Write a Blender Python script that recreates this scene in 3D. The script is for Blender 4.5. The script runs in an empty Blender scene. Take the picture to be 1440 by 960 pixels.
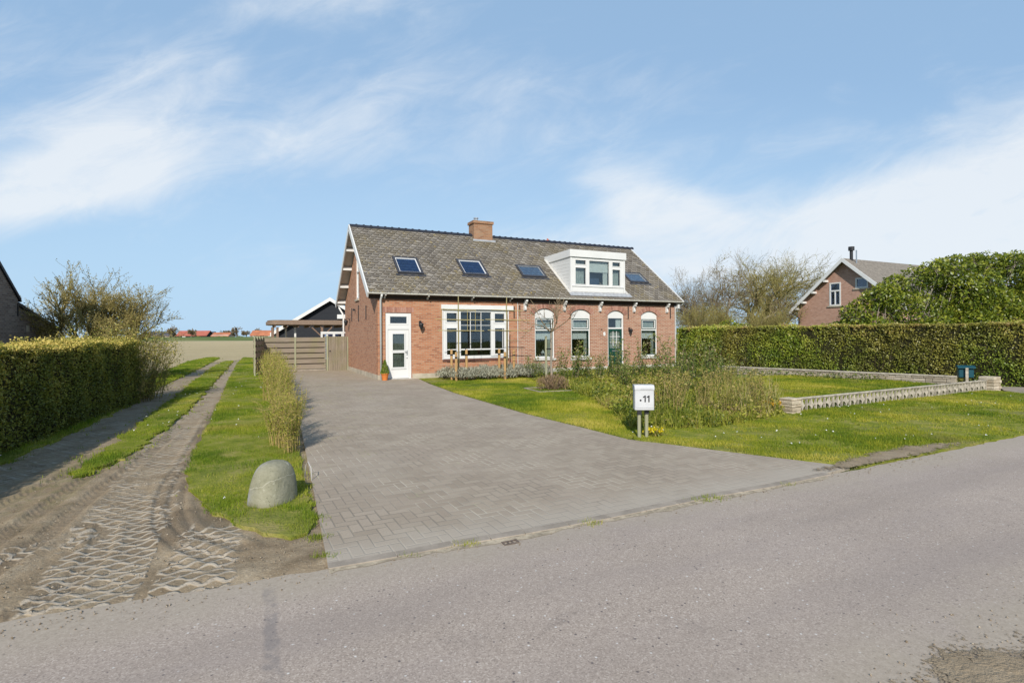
import bpy, math, random
import numpy as np
from mathutils import Vector, Matrix
from mathutils.geometry import tessellate_polygon
PI = math.pi
R = math.radians
random.seed(7)
C = bpy.context.scene.collection
S = bpy.context.scene

# ---------------------------------------------------------------- camera facts (used for the survey of the ground)
F, CY0, ROLL, CAMH, TH = 752.0, 471.2, 0.0055, 1.78, 0.455
HX, HY = -5.28, 21.05                      # front left corner of the house
cT, sT = math.cos(TH), math.sin(TH)

def G(px, py, z=0.0):                      # surveyed ground point
    a, b = px-720, py-CY0
    a, b = a*math.cos(ROLL)-b*math.sin(ROLL), b*math.cos(ROLL)+a*math.sin(ROLL)
    Y = (CAMH-z)*F/b
    return (a*Y/F, Y)

def AT(px, py, Y):
    a, b = px-720, py-CY0
    a, b = a*math.cos(ROLL)-b*math.sin(ROLL), b*math.cos(ROLL)+a*math.sin(ROLL)
    return (a*Y/F, Y, CAMH-b*Y/F)

def HP(u, w, h=0.0):                       # house frame -> world
    return (HX+u*cT-w*sT, HY+u*sT+w*cT, h)

# ---------------------------------------------------------------- node helpers
class NT:
    def __init__(s, tree): s.t = tree; s.n = tree.nodes; s.l = tree.links
    def new(s, typ, **kw):
        n = s.n.new(typ)
        for k, v in kw.items(): setattr(n, k, v)
        return n
    def put(s, sock, v):
        if v is None: return
        if isinstance(v, bpy.types.NodeSocket): s.l.new(v, sock)
        else:
            if sock.type == 'RGBA' and len(v) == 3: v = (*v, 1)
            sock.default_value = v
    def math(s, op, a, b=None, c=None, clamp=False):
        n = s.new('ShaderNodeMath', operation=op); n.use_clamp = clamp
        s.put(n.inputs[0], a); s.put(n.inputs[1], b); s.put(n.inputs[2], c)
        return n.outputs[0]
    def mix(s, f, a, b, mode='MIX'):
        n = s.new('ShaderNodeMix', data_type='RGBA', blend_type=mode)
        s.put(n.inputs[0], f); s.put(n.inputs[6], a); s.put(n.inputs[7], b)
        return n.outputs[2]
    def noise(s, vec, scale, detail=3, rough=.55, dist=0):
        n = s.new('ShaderNodeTexNoise'); s.put(n.inputs['Vector'], vec)
        n.inputs['Scale'].default_value = scale; n.inputs['Detail'].default_value = detail
        n.inputs['Roughness'].default_value = rough; n.inputs['Distortion'].default_value = dist
        return n.outputs[0]
    def voro(s, vec, scale, feat='F1', out=0, rnd=1):
        n = s.new('ShaderNodeTexVoronoi', feature=feat); s.put(n.inputs['Vector'], vec)
        n.inputs['Scale'].default_value = scale; n.inputs['Randomness'].default_value = rnd
        return n.outputs[out]
    def ramp(s, f, stops, interp='LINEAR'):
        n = s.new('ShaderNodeValToRGB'); s.put(n.inputs[0], f); cr = n.color_ramp; cr.interpolation = interp
        while len(cr.elements) < len(stops): cr.elements.new(.5)
        for e, (p, c) in zip(cr.elements, stops):
            e.position = p; e.color = (*c, 1) if len(c) == 3 else c
        return n.outputs[0]
    def sstep(s, v, a, b, lo=0, hi=1):
        n = s.new('ShaderNodeMapRange', interpolation_type='SMOOTHSTEP'); s.put(n.inputs[0], v)
        s.put(n.inputs[1], a); s.put(n.inputs[2], b); s.put(n.inputs[3], lo); s.put(n.inputs[4], hi)
        return n.outputs[0]
    def attr(s, name, out='Fac'):
        n = s.new('ShaderNodeAttribute', attribute_name=name); return n.outputs[out]
    def pos(s): return s.new('ShaderNodeNewGeometry').outputs['Position']
    def obj(s): return s.new('ShaderNodeTexCoord').outputs['Object']
    def uv(s): return s.new('ShaderNodeTexCoord').outputs['UV']
    def mapping(s, vec, scale=(1, 1, 1), rot=(0, 0, 0), loc=(0, 0, 0)):
        n = s.new('ShaderNodeMapping'); s.put(n.inputs[0], vec)
        n.inputs['Scale'].default_value = scale; n.inputs['Rotation'].default_value = rot; n.inputs['Location'].default_value = loc
        return n.outputs[0]
    def sep(s, vec):
        n = s.new('ShaderNodeSeparateXYZ'); s.put(n.inputs[0], vec); return n.outputs
    def comb(s, x, y, z=0.0):
        n = s.new('ShaderNodeCombineXYZ'); s.put(n.inputs[0], x); s.put(n.inputs[1], y); s.put(n.inputs[2], z); return n.outputs[0]
    def bump(s, h, strength=.3, dist=.01):
        n = s.new('ShaderNodeBump'); s.put(n.inputs['Height'], h)
        n.inputs['Strength'].default_value = strength; n.inputs['Distance'].default_value = dist
        return n.outputs[0]

def material(name, rough=.8, spec=.3, metal=0):
    m = bpy.data.materials.new(name); m.use_nodes = True
    g = NT(m.node_tree); b = g.n['Principled BSDF']
    b.inputs['Roughness'].default_value = rough; b.inputs['Specular IOR Level'].default_value = spec; b.inputs['Metallic'].default_value = metal
    return m, g, b

def plain(name, col, rough=.6, spec=.3, metal=0, var=.12, scale=3, grain=0):
    m, g, b = material(name, rough, spec, metal)
    n = g.noise(g.obj(), scale, 5, .65)
    c = g.mix(g.sstep(n, .3, .7), tuple(x*(1-var) for x in col), tuple(min(1, x*(1+var)) for x in col))
    g.put(b.inputs['Base Color'], c)
    if grain: g.put(b.inputs['Normal'], g.bump(g.noise(g.obj(), grain, 3), .3, .004))
    return m

def brick(name, cols, mortar, dirt=.25, msize=.009, bw=.22, rh=.068):
    m, g, b = material(name, .9, .15)
    uv = g.uv()
    t = g.new('ShaderNodeTexBrick'); g.put(t.inputs['Vector'], uv)
    t.inputs['Scale'].default_value = 1; t.inputs['Brick Width'].default_value = bw; t.inputs['Row Height'].default_value = rh
    t.inputs['Mortar Size'].default_value = msize; t.inputs['Mortar Smooth'].default_value = .15; t.inputs['Bias'].default_value = 0
    g.put(t.inputs['Color1'], (0, 0, 0)); g.put(t.inputs['Color2'], (1, 1, 1)); g.put(t.inputs['Mortar'], (.5, .5, .5))
    col = g.ramp(t.outputs['Color'], [(0, cols[0]), (.35, cols[1]), (.7, cols[2]), (1, cols[3])])
    big = g.noise(uv, .9, 5, .6)
    col = g.mix(g.sstep(big, .35, .75, 0, dirt), col, tuple(x*.55 for x in cols[1]))
    fine = g.noise(uv, 60, 3)
    col = g.mix(.25, col, g.ramp(fine, [(.3, tuple(x*.7 for x in cols[1])), (.7, tuple(min(1, x*1.3) for x in cols[1]))]))
    blot = g.sstep(g.noise(uv, 9, 3, .7), .6, .75, 0, .18)
    col = g.mix(blot, col, tuple(min(1, x*1.1+.06) for x in mortar))
    col = g.mix(t.outputs['Fac'], col, g.mix(g.noise(uv, 3, 3), tuple(x*.6 for x in mortar), mortar))
    # damp low courses
    g.put(b.inputs['Base Color'], col)
    h = g.math('SUBTRACT', g.math('MULTIPLY', fine, .3), t.outputs['Fac'])
    g.put(b.inputs['Normal'], g.bump(h, .35, .006))
    return m

def leafmat(name, stops, transl=.35, rough=.5, spec=.35, big=None):
    m, g, b = material(name, rough, spec)
    col = g.ramp(g.attr('tint'), stops)
    if big:                       # large-scale patches in the foliage
        col = g.mix(g.sstep(g.noise(g.pos(), big[0], 3), .42, .66, 0, big[2]), col, big[1])
    g.put(b.inputs['Base Color'], col)
    tr = g.new('ShaderNodeBsdfTranslucent'); g.put(tr.inputs[0], col)
    mx = g.new('ShaderNodeMixShader'); mx.inputs[0].default_value = transl
    g.l.new(b.outputs[0], mx.inputs[1]); g.l.new(tr.outputs[0], mx.inputs[2])
    g.l.new(mx.outputs[0], g.n['Material Output'].inputs[0])
    return m

def wood(name, a, b_, rough=.85, axis=0, scale=1.0, green=None):
    m, g, b = material(name, rough, .2)
    sc = [14, 14, 14]; sc[axis] = .9
    o = g.mapping(g.obj(), tuple(x*scale for x in sc))
    n = g.noise(o, 1.6, 5, .65)
    col = g.ramp(n, [(.28, a), (.72, b_)])
    if green: col = g.mix(g.sstep(g.noise(g.obj(), 1.3, 3), .4, .7, 0, .7), col, green)
    g.put(b.inputs['Base Color'], col)
    g.put(b.inputs['Normal'], g.bump(n, .4, .004))
    return m

def glassmat(name, tint=(.5, .55, .55), refl=.12, rough=.02):
    m, g, b = material(name)
    tr = g.new('ShaderNodeBsdfTransparent'); g.put(tr.inputs[0], tint)
    gl = g.new('ShaderNodeBsdfGlossy'); g.put(gl.inputs[0], (1, 1, 1)); gl.inputs['Roughness'].default_value = rough
    lw = g.new('ShaderNodeLayerWeight'); lw.inputs[0].default_value = .5
    fac = g.math('ADD', g.math('MULTIPLY', g.math('POWER', lw.outputs['Facing'], 4.0), .6), refl, clamp=True)
    mx = g.new('ShaderNodeMixShader'); g.l.new(fac, mx.inputs[0])
    g.l.new(tr.outputs[0], mx.inputs[1]); g.l.new(gl.outputs[0], mx.inputs[2])
    g.l.new(mx.outputs[0], g.n['Material Output'].inputs[0])
    return m

# ---------------------------------------------------------------- mesh helpers
def np_mesh(name, verts, faces, m, parent=None, tint=None, smooth=False, uvs=None, vattr=None):
    verts = np.asarray(verts, np.float32).reshape(-1, 3); faces = np.asarray(faces, np.int32)
    me = bpy.data.meshes.new(name); k = faces.shape[1]
    me.vertices.add(len(verts)); me.vertices.foreach_set('co', verts.ravel())
    me.loops.add(faces.size); me.loops.foreach_set('vertex_index', faces.ravel())
    me.polygons.add(len(faces)); me.polygons.foreach_set('loop_start', np.arange(len(faces), dtype=np.int32)*k)
    me.polygons.foreach_set('loop_total', np.full(len(faces), k, np.int32))
    if smooth: me.polygons.foreach_set('use_smooth', np.ones(len(faces), bool))
    me.update(calc_edges=True)
    if tint is not None:
        a = me.attributes.new('tint', 'FLOAT', 'FACE'); a.data.foreach_set('value', np.asarray(tint, np.float32))
    if vattr:
        for k2, v in vattr.items():
            a = me.attributes.new(k2, 'FLOAT', 'POINT'); a.data.foreach_set('value', np.asarray(v, np.float32))
    if uvs is not None:
        l = me.uv_layers.new(name='UVMap'); l.data.foreach_set('uv', np.asarray(uvs, np.float32)[faces.ravel()].ravel())
    me.materials.append(m)
    o = bpy.data.objects.new(name, me); C.objects.link(o)
    if parent: o.parent = parent
    return o

class MB:
    def __init__(s): s.v = []; s.f = []; s.t = []; s.tc = 0.0
    def add(s, vs, fs, M=None):
        o = len(s.v)
        for p in vs:
            p = Vector(p)
            if M is not None: p = M @ p
            s.v.append(tuple(p))
        for f in fs: s.f.append(tuple(i+o for i in f)); s.t.append(s.tc)
        return s
    def box(s, x0, x1, y0, y1, z0, z1, M=None, bev=0):
        if bev:
            b = min(bev, (x1-x0)*.45, (y1-y0)*.45, (z1-z0)*.45)
            vs = []; idx = {}
            for i, sx in enumerate((x0, x1)):
                for j, sy in enumerate((y0, y1)):
                    for k, sz in enumerate((z0, z1)):
                        ix = b if i == 0 else -b; iy = b if j == 0 else -b; iz = b if k == 0 else -b
                        idx[i, j, k] = len(vs)
                        vs += [(sx, sy+iy, sz+iz), (sx+ix, sy, sz+iz), (sx+ix, sy+iy, sz)]
            q = lambda i, j, k, a: idx[i, j, k]+a
            fs = []
            for i in (0, 1): fs.append([q(i, 0, 0, 0), q(i, 1, 0, 0), q(i, 1, 1, 0), q(i, 0, 1, 0)][::(1 if i else -1)])
            for j in (0, 1): fs.append([q(0, j, 0, 1), q(1, j, 0, 1), q(1, j, 1, 1), q(0, j, 1, 1)][::(-1 if j else 1)])
            for k in (0, 1): fs.append([q(0, 0, k, 2), q(1, 0, k, 2), q(1, 1, k, 2), q(0, 1, k, 2)][::(1 if k else -1)])
            for a in (0, 1):
                for c in (0, 1):
                    fs.append([q(a, c, 0, 0), q(a, c, 1, 0), q(a, c, 1, 1), q(a, c, 0, 1)])
                    fs.append([q(a, 0, c, 0), q(a, 1, c, 0), q(a, 1, c, 2), q(a, 0, c, 2)])
                    fs.append([q(0, a, c, 1), q(1, a, c, 1), q(1, a, c, 2), q(0, a, c, 2)])
                    for d in (0, 1): fs.append([q(a, c, d, 0), q(a, c, d, 1), q(a, c, d, 2)])
            return s.add(vs, fs, M)
        vs = [(x, y, z) for z in (z0, z1) for x, y in ((x0, y0), (x1, y0), (x1, y1), (x0, y1))]
        return s.add(vs, [(3, 2, 1, 0), (4, 5, 6, 7), (0, 1, 5, 4), (1, 2, 6, 5), (2, 3, 7, 6), (3, 0, 4, 7)], M)
    def beam(s, a, b, wx, wz, up=(0, 0, 1)):          # box along a-b
        a = Vector(a); b = Vector(b); d = (b-a); L = d.length; d.normalize()
        x = d.cross(Vector(up)); x.normalize(); z = x.cross(d)
        M = Matrix(((x.x, d.x, z.x, a.x), (x.y, d.y, z.y, a.y), (x.z, d.z, z.z, a.z), (0, 0, 0, 1)))
        return s.box(-wx/2, wx/2, 0, L, -wz/2, wz/2, M)
    def tube(s, pts, rad, n=8, cap=True):
        pts = [Vector(p) for p in pts]
        if not hasattr(rad, '__len__'): rad = [rad]*len(pts)
        vs = []; fs = []; prev = None
        for i, p in enumerate(pts):
            d = (pts[min(i+1, len(pts)-1)]-pts[max(i-1, 0)]).normalized()
            if prev is None: x = d.orthogonal().normalized()
            else: x = (prev-d*prev.dot(d)).normalized()
            prev = x; y = d.cross(x)
            for k in range(n):
                t = 2*PI*k/n; vs.append(p+(x*math.cos(t)+y*math.sin(t))*rad[i])
        for i in range(len(pts)-1):
            for k in range(n): fs.append((i*n+k, i*n+(k+1) % n, (i+1)*n+(k+1) % n, (i+1)*n+k))
        if cap: fs += [tuple(range(n))[::-1], tuple((len(pts)-1)*n+k for k in range(n))]
        return s.add(vs, fs)
    def lathe(s, prof, n=16, M=None):                  # (r,z)
        vs = []; fs = []
        for r, z in prof:
            for k in range(n): vs.append((r*math.cos(2*PI*k/n), r*math.sin(2*PI*k/n), z))
        for i in range(len(prof)-1):
            for k in range(n): fs.append((i*n+k, i*n+(k+1) % n, (i+1)*n+(k+1) % n, (i+1)*n+k))
        fs += [tuple(range(n))[::-1], tuple((len(prof)-1)*n+k for k in range(n))]
        return s.add(vs, fs, M)
    def ext(s, outer, d0, d1, plane='xz', holes=(), M=None):   # extruded polygon with holes
        mp = {'xz': lambda a, b, d: (a, d, b), 'yz': lambda a, b, d: (d, a, b), 'xy': lambda a, b, d: (a, b, d)}[plane]
        loops = [list(outer)]+[list(h) for h in holes]
        flat = [p for l in loops for p in l]
        tris = tessellate_polygon([[Vector((p[0], p[1], 0)) for p in l] for l in loops])
        n = len(flat); vs = [mp(*p, d0) for p in flat]+[mp(*p, d1) for p in flat]; fs = []
        for t in tris:
            a, b, c = t
            A = (flat[b][0]-flat[a][0])*(flat[c][1]-flat[a][1])-(flat[b][1]-flat[a][1])*(flat[c][0]-flat[a][0])
            if abs(A) < 1e-9: continue
            if A < 0: b, c = c, b
            f = (a, b, c) if plane != 'xy' else (a, c, b)
            if plane == 'yz': f = (a, c, b)
            fs.append(f); fs.append(tuple(x+n for x in f[::-1]))
        o = 0
        for l in loops:
            k = len(l)
            for i in range(k): fs.append((o+i, o+(i+1) % k, n+o+(i+1) % k, n+o+i))
            o += k
        return s.add(vs, fs, M)
    def build(s, name, m, parent=None, smooth=False, M=None, tint=False):
        me = bpy.data.meshes.new(name)
        vs = s.v if M is None else [tuple(M @ Vector(p)) for p in s.v]
        me.from_pydata(vs, [], s.f); me.update()
        if M is None or True:
            l = me.uv_layers.new(name='UVMap').data
            src = s.v
            for p in me.polygons:
                pts = [Vector(src[i]) for i in p.vertices]
                nn = Vector((0, 0, 0))
                for i in range(1, len(pts)-1): nn += (pts[i]-pts[0]).cross(pts[i+1]-pts[0])
                ax = max(range(3), key=lambda i: abs(nn[i]))
                for li, q in zip(p.loop_indices, pts):
                    l[li].uv = (q.y, q.z) if ax == 0 else (q.x, q.z) if ax == 1 else (q.x, q.y)
        if tint:
            a = me.attributes.new('tint', 'FLOAT', 'FACE'); a.data.foreach_set('value', s.t)
        if smooth: me.polygons.foreach_set('use_smooth', [True]*len(me.polygons))
        me.materials.append(m)
        o = bpy.data.objects.new(name, me); C.objects.link(o)
        if parent: o.parent = parent
        return o

def rect(a0, a1, b0, b1): return [(a0, b0), (a1, b0), (a1, b1), (a0, b1)]
def arch(a0, a1, b0, sp, ap, n=10):          # opening with a segmental head
    pts = [(a0, b0), (a1, b0)]
    c = (a0+a1)/2; hw = (a1-a0)/2; rise = ap-sp; rad = (hw*hw+rise*rise)/(2*rise); cy = ap-rad; t0 = math.asin(hw/rad)
    for i in range(n+1):
        t = t0-2*t0*i/n; pts.append((c+rad*math.sin(t), cy+rad*math.cos(t)))
    return pts

def tag(o, label=None, cat=None, group=None, kind=None):
    if label: o['label'] = label
    if cat: o['category'] = cat
    if group: o['group'] = group
    if kind: o['kind'] = kind
    return o
def thing(name, loc, label, cat, rz=0, group=None):
    o = bpy.data.objects.new(name, None); C.objects.link(o); o.empty_display_size = .2
    o.location = loc if len(loc) == 3 else (*loc, 0); o.rotation_euler = (0, 0, rz)
    return tag(o, label, cat, group)
def copy_tree(o, loc=None, rz=None, label=None, sc=None, parent=None):
    c = o.copy(); C.objects.link(c)
    if parent: c.parent = parent
    for ch in list(o.children): copy_tree(ch, parent=c)
    if loc is not None: c.location = loc if len(loc) == 3 else (*loc, 0)
    if rz is not None: c.rotation_euler = (0, 0, rz)
    if sc is not None: c.scale = sc if hasattr(sc, '__len__') else (sc, sc, sc)
    if label: c['label'] = label
    return c

# leaves: little diamond/leaf quads, vectorised
def leaf_arrays(P, size, rng, N=None, aspect=.5, droop=0.0, nb=.6):
    n = len(P)
    d = rng.normal(size=(n, 3)); d[:, 2] -= droop
    d /= np.linalg.norm(d, axis=1)[:, None]+1e-9
    nr = rng.normal(size=(n, 3))
    nr /= np.linalg.norm(nr, axis=1)[:, None]
    if N is not None: nr = nr*(1-nb)+N*nb
    sd = np.cross(d, nr); sd /= np.linalg.norm(sd, axis=1)[:, None]+1e-9
    sz = np.broadcast_to(size, (n,))[:, None]*rng.uniform(.7, 1.3, (n, 1))
    lift = np.cross(sd, d)*sz*.12
    a = P-d*sz*.5; b = P+sd*sz*aspect*.5+lift; c = P+d*sz*.5; e = P-sd*sz*aspect*.5+lift
    V = np.stack([a, b, c, e], 1).reshape(-1, 3)
    Fc = np.arange(4*n).reshape(n, 4)
    return V, Fc
def leaves(name, P, size, m, parent, rng, N=None, aspect=.5, tint=None, droop=0, nb=.6):
    V, Fc = leaf_arrays(np.asarray(P), size, rng, N, aspect, droop, nb)
    if tint is None: tint = rng.random(len(P))
    return np_mesh(name, V, Fc, m, parent, tint)

def seg_mesh(name, segs, m, parent, k=4, tint=None):      # segs: list of (p0,p1,r0,r1)
    A = np.array([s[0] for s in segs]); B = np.array([s[1] for s in segs]); r0 = np.array([s[2] for s in segs]); r1 = np.array([s[3] for s in segs])
    d = B-A; d /= np.linalg.norm(d, axis=1)[:, None]+1e-9
    ref = np.where(np.abs(d[:, 2:3]) > .9, np.array([[1., 0, 0]]), np.array([[0, 0, 1.]]))
    x = np.cross(d, ref); x /= np.linalg.norm(x, axis=1)[:, None]+1e-9; y = np.cross(d, x)
    t = np.arange(k)*2*PI/k
    ring = x[:, None, :]*np.cos(t)[None, :, None]+y[:, None, :]*np.sin(t)[None, :, None]
    V = np.concatenate([A[:, None]+ring*r0[:, None, None], B[:, None]+ring*r1[:, None, None]], 1).reshape(-1, 3)
    n = len(segs); base = np.arange(n)[:, None, None]*2*k
    q = np.array([[i, (i+1) % k, k+(i+1) % k, k+i] for i in range(k)])[None]
    Fc = (base+q).reshape(-1, 4)
    tt = None
    if tint is not None: tt = np.repeat(np.asarray(tint), k)
    return np_mesh(name, V, Fc, m, parent, tt, smooth=True)

def grow(rng, segs, tips, p, d, L, r, lev, maxlev, wander=.18, up=.05, kids=(2, 4), ratio=.62, ang=(.45, .95), steps=4, rmin=.004):
    p = np.array(p, float); d = np.array(d, float)
    for i in range(steps):
        d = d+rng.normal(size=3)*wander; d[2] += up; d /= np.linalg.norm(d)
        q = p+d*L/steps; r2 = max(rmin, r*(1-.5/steps))
        segs.append((p, q, r, r2)); p = q; r = r2
        if lev < maxlev and i >= 1-(lev > 0):
            for _ in range(rng.integers(kids[0], kids[1]) if i == steps-1 else rng.integers(0, 2)+(lev >= 1)):
                a = rng.uniform(*ang); ax = rng.normal(size=3); ax -= d*ax.dot(d); ax /= np.linalg.norm(ax)
                nd = d*math.cos(a)+ax*math.sin(a)
                grow(rng, segs, tips, p, nd, L*ratio*rng.uniform(.75, 1.2), max(rmin, r*.62), lev+1, maxlev, wander, up, kids, ratio, ang, steps, rmin)
    tips.append(p)

def jitter_poly(pts, step, amp, rng, closed=True):         # natural ragged outline
    out = []
    n = len(pts)
    for i in range(n if closed else n-1):
        a = np.array(pts[i]); b = np.array(pts[(i+1) % n]); L = np.linalg.norm(b-a); k = max(1, int(L/step))
        for j in range(k):
            q = a+(b-a)*j/k
            out.append(tuple(q+rng.normal(size=2)*amp) if (j or True) else tuple(q))
    return out
def sheet(name, poly, z, m, kind='structure', depth=None, parent=None):
    mb = MB()
    if depth: mb.ext(poly, z-depth, z, 'xy')
    else:
        tr = tessellate_polygon([[Vector((p[0], p[1], 0)) for p in poly]])
        fs = []
        for a, b, c in tr:
            A = (poly[b][0]-poly[a][0])*(poly[c][1]-poly[a][1])-(poly[b][1]-poly[a][1])*(poly[c][0]-poly[a][0])
            if abs(A) > 1e-9: fs.append((a, b, c) if A > 0 else (a, c, b))
        mb.add([(x, y, z) for x, y in poly], fs)
    o = mb.build(name, m, parent)
    if kind: o['kind'] = kind
    return o
def in_poly(P, poly):
    x, y = P[:, 0], P[:, 1]; ins = np.zeros(len(P), bool); n = len(poly)
    for i in range(n):
        x1, y1 = poly[i]; x2, y2 = poly[(i+1) % n]
        c = ((y1 > y) != (y2 > y)) & (x < (x2-x1)*(y-y1)/((y2-y1) if y2 != y1 else 1e-9)+x1)
        ins ^= c
    return ins
def scatter(poly, density, rng, fall=8.0):
    q = np.array(poly); lo = q.min(0); hi = q.max(0)
    n = int(density*(hi-lo).prod())
    P = rng.uniform(lo, hi, (n, 2)); P = P[in_poly(P, poly)]
    keep = rng.random(len(P)) < np.minimum(1, (fall/np.hypot(P[:, 0], P[:, 1]))**1.3)
    return P[keep]
def vnoise(P, scale, seed=0):                               # cheap smooth value noise for numpy points
    q = P*scale; i = np.floor(q).astype(np.int64); f = q-i; f = f*f*(3-2*f)
    def h(a, b): return (np.sin(a*127.1+b*311.7+seed*74.7)*43758.5453) % 1
    x0, y0 = i[:, 0], i[:, 1]
    return (h(x0, y0)*(1-f[:, 0])+h(x0+1, y0)*f[:, 0])*(1-f[:, 1])+(h(x0, y0+1)*(1-f[:, 0])+h(x0+1, y0+1)*f[:, 0])*f[:, 1]
def blades(name, P, m, rng, h=.06, w=.009, z=.05, nb=3, lean=.7, hv=None):
    P = np.repeat(P, nb, 0); n = len(P)
    P = P+rng.normal(size=(n, 2))*.02
    dist = np.hypot(P[:, 0], P[:, 1]); ws = w*np.maximum(1, dist/9.0)
    a = rng.uniform(0, 2*PI, n); hh = h*rng.uniform(.5, 1.35, n)*(.6+.8*vnoise(P, 1.3, 3))
    if hv is not None: hh = hh*np.repeat(hv, nb)
    ln = rng.uniform(0, lean, n)*hh; b = rng.uniform(0, 2*PI, n)
    base = np.c_[P, np.full(n, z-.01)]
    sx = np.c_[np.cos(a), np.sin(a), np.zeros(n)]*ws[:, None]*.5
    tip = base+np.c_[np.cos(b)*ln, np.sin(b)*ln, hh+.01]
    V = np.stack([base-sx, base+sx, tip], 1).reshape(-1, 3)
    t = np.clip(.60*vnoise(P, .7, 1)+.45*vnoise(P, 2.3, 5)+rng.normal(size=n)*.15-.06, 0, 1)
    return np_mesh(name, V, np.arange(3*n).reshape(n, 3), m, None, t)

# ================================================================= materials
M = {}
M['white'] = plain('white_paint', (.65, .643, .618), .5, .35, var=.035, scale=1.2)
M['white_dull'] = plain('white_paint_weathered', (.50, .48, .44), .6, .3, var=.12, scale=6)
M['dark'] = plain('interior_dark', (.035, .033, .03), .9, .1)
M['black'] = plain('black_iron', (.018, .018, .02), .5, .4)
M['frame_dark'] = plain('skylight_frame', (.045, .045, .05), .45, .4)
M['green'] = plain('dark_green_paint', (.008, .05, .035), .35, .45, var=.1)
M['zinc'] = plain('zinc_grey', (.42, .43, .44), .5, .4, .3)
M['lead'] = plain('lead_grey', (.33, .34, .35), .6, .3, 0, .2, 8)
M['gutter'] = plain('gutter_beige', (.55, .53, .47), .5, .3)
M['ridge'] = plain('ridge_tile_blue_black', (.02, .023, .034), .55, .35, var=.3, scale=8)
M['terracotta'] = plain('terracotta', (.55, .17, .04), .7, .2)
M['curtain'] = plain('lace_curtain', (.66, .66, .62), .9, .1, var=.12, scale=14)
M['steel'] = plain('brushed_steel', (.5, .5, .5), .3, .5, .8)
M['plinth'] = plain('concrete_plinth', (.42, .37, .29), .9, .15, var=.2, scale=2, grain=60)
M['brick_left'] = brick('brick_orange', [(0.248, 0.083, 0.0444), (0.405, 0.166, 0.0851), (0.46, 0.199, 0.104), (0.478, 0.257, 0.155)], (0.423, 0.315, 0.222), .10)
M['brick_right'] = brick('brick_pink', [(0.239, 0.086, 0.0492), (0.34, 0.142, 0.082), (0.386, 0.172, 0.102), (0.414, 0.224, 0.148)], (0.506, 0.404, 0.312), .08, .012)
M['brick_gable'] = brick('brick_brown', [(0.258, 0.112, 0.0684), (0.396, 0.188, 0.11), (0.439, 0.216, 0.125), (0.464, 0.264, 0.167)], (0.43, 0.328, 0.251), .10)
M['brick_far'] = brick('brick_neighbour', [(0.313, 0.155, 0.107), (0.423, 0.224, 0.156), (0.46, 0.249, 0.176), (0.497, 0.292, 0.221)], (0.506, 0.413, 0.344), .12)
M['brick_old'] = brick('brick_barn', [(.11, .08, .065), (.18, .135, .11), (.22, .17, .14), (.27, .22, .18)], (.32, .29, .25), .25)
M['glass'] = glassmat('window_glass', (.80, .84, .84), .07)
M['glass_sky'] = glassmat('roof_window_glass', (.5, .62, .8), .10, .05)
M['glass_pale'] = glassmat('roof_window_pale_glass', (.75, .8, .82), .25, .15)
M['wood_grey'] = wood('weathered_grey_wood', (0.178, 0.14, 0.105), (0.311, 0.259, 0.204), axis=0, green=(0.222, 0.203, 0.109))
M['wood_grey_v'] = wood('weathered_grey_boards', (0.148, 0.122, 0.091), (0.312, 0.259, 0.196), axis=2, green=(0.203, 0.185, 0.098))
M['stake'] = wood('new_timber_stake', (.36, .21, .085), (.50, .32, .14), axis=2)
M['stake_green'] = wood('treated_timber_post', (0.23, 0.23, 0.136), (0.357, 0.348, 0.24), axis=2)
M['bamboo'] = wood('bamboo_cane', (.36, .29, .12), (.50, .42, .20), axis=0)
M['bark'] = wood('bark_olive', (.14, .11, .06), (.30, .24, .13), axis=2, green=(.27, .26, .09))
M['bark_grey'] = wood('bark_grey', (.20, .17, .13), (.36, .31, .25), axis=2)
M['twig'] = plain('twig_brown', (.22, .17, .105), .9, .1, var=.3, scale=2)
M['twig_olive'] = plain('twig_olive', (.26, .215, .08), .9, .1, var=.35, scale=1)
M['dark_wood'] = wood('black_tarred_boards', (.012, .014, .018), (.04, .043, .05), axis=1)
M['thatch'] = wood('reed_thatch', (.17, .12, .085), (.30, .22, .165), axis=1)
M['beam'] = wood('pergola_beam', (.16, .10, .07), (.28, .19, .135), axis=0)

def slate_mat():
    m, g, b = material('slate_tiles', .85, .25)
    col = g.ramp(g.attr('tint'), [(0, (.125, .107, .088)), (.35, (.185, .162, .134)), (.7, (.235, .207, .172)), (1, (.31, .278, .235))])
    n = g.noise(g.obj(), 40, 4, .7)
    col = g.mix(g.sstep(n, .3, .7, 0, .45), col, (.10, .09, .075))
    n2 = g.noise(g.obj(), .55, 4, .6)
    col = g.mix(g.sstep(n2, .42, .66, 0, .5), col, (.175, .14, .075))
    lich = g.math('MULTIPLY', g.sstep(g.noise(g.obj(), 5.5, 4, .75), .57, .68), g.sstep(g.noise(g.obj(), .7, 2), .40, .60))
    col = g.mix(g.math('MULTIPLY', lich, .8), col, (.40, .29, .06))
    pale = g.sstep(g.noise(g.obj(), 11, 3, .7), .62, .75, 0, .35)
    col = g.mix(pale, col, (.36, .35, .31))
    g.put(b.inputs['Base Color'], col); g.put(b.inputs['Normal'], g.bump(n, .5, .006))
    return m
M['slate'] = slate_mat()

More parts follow.
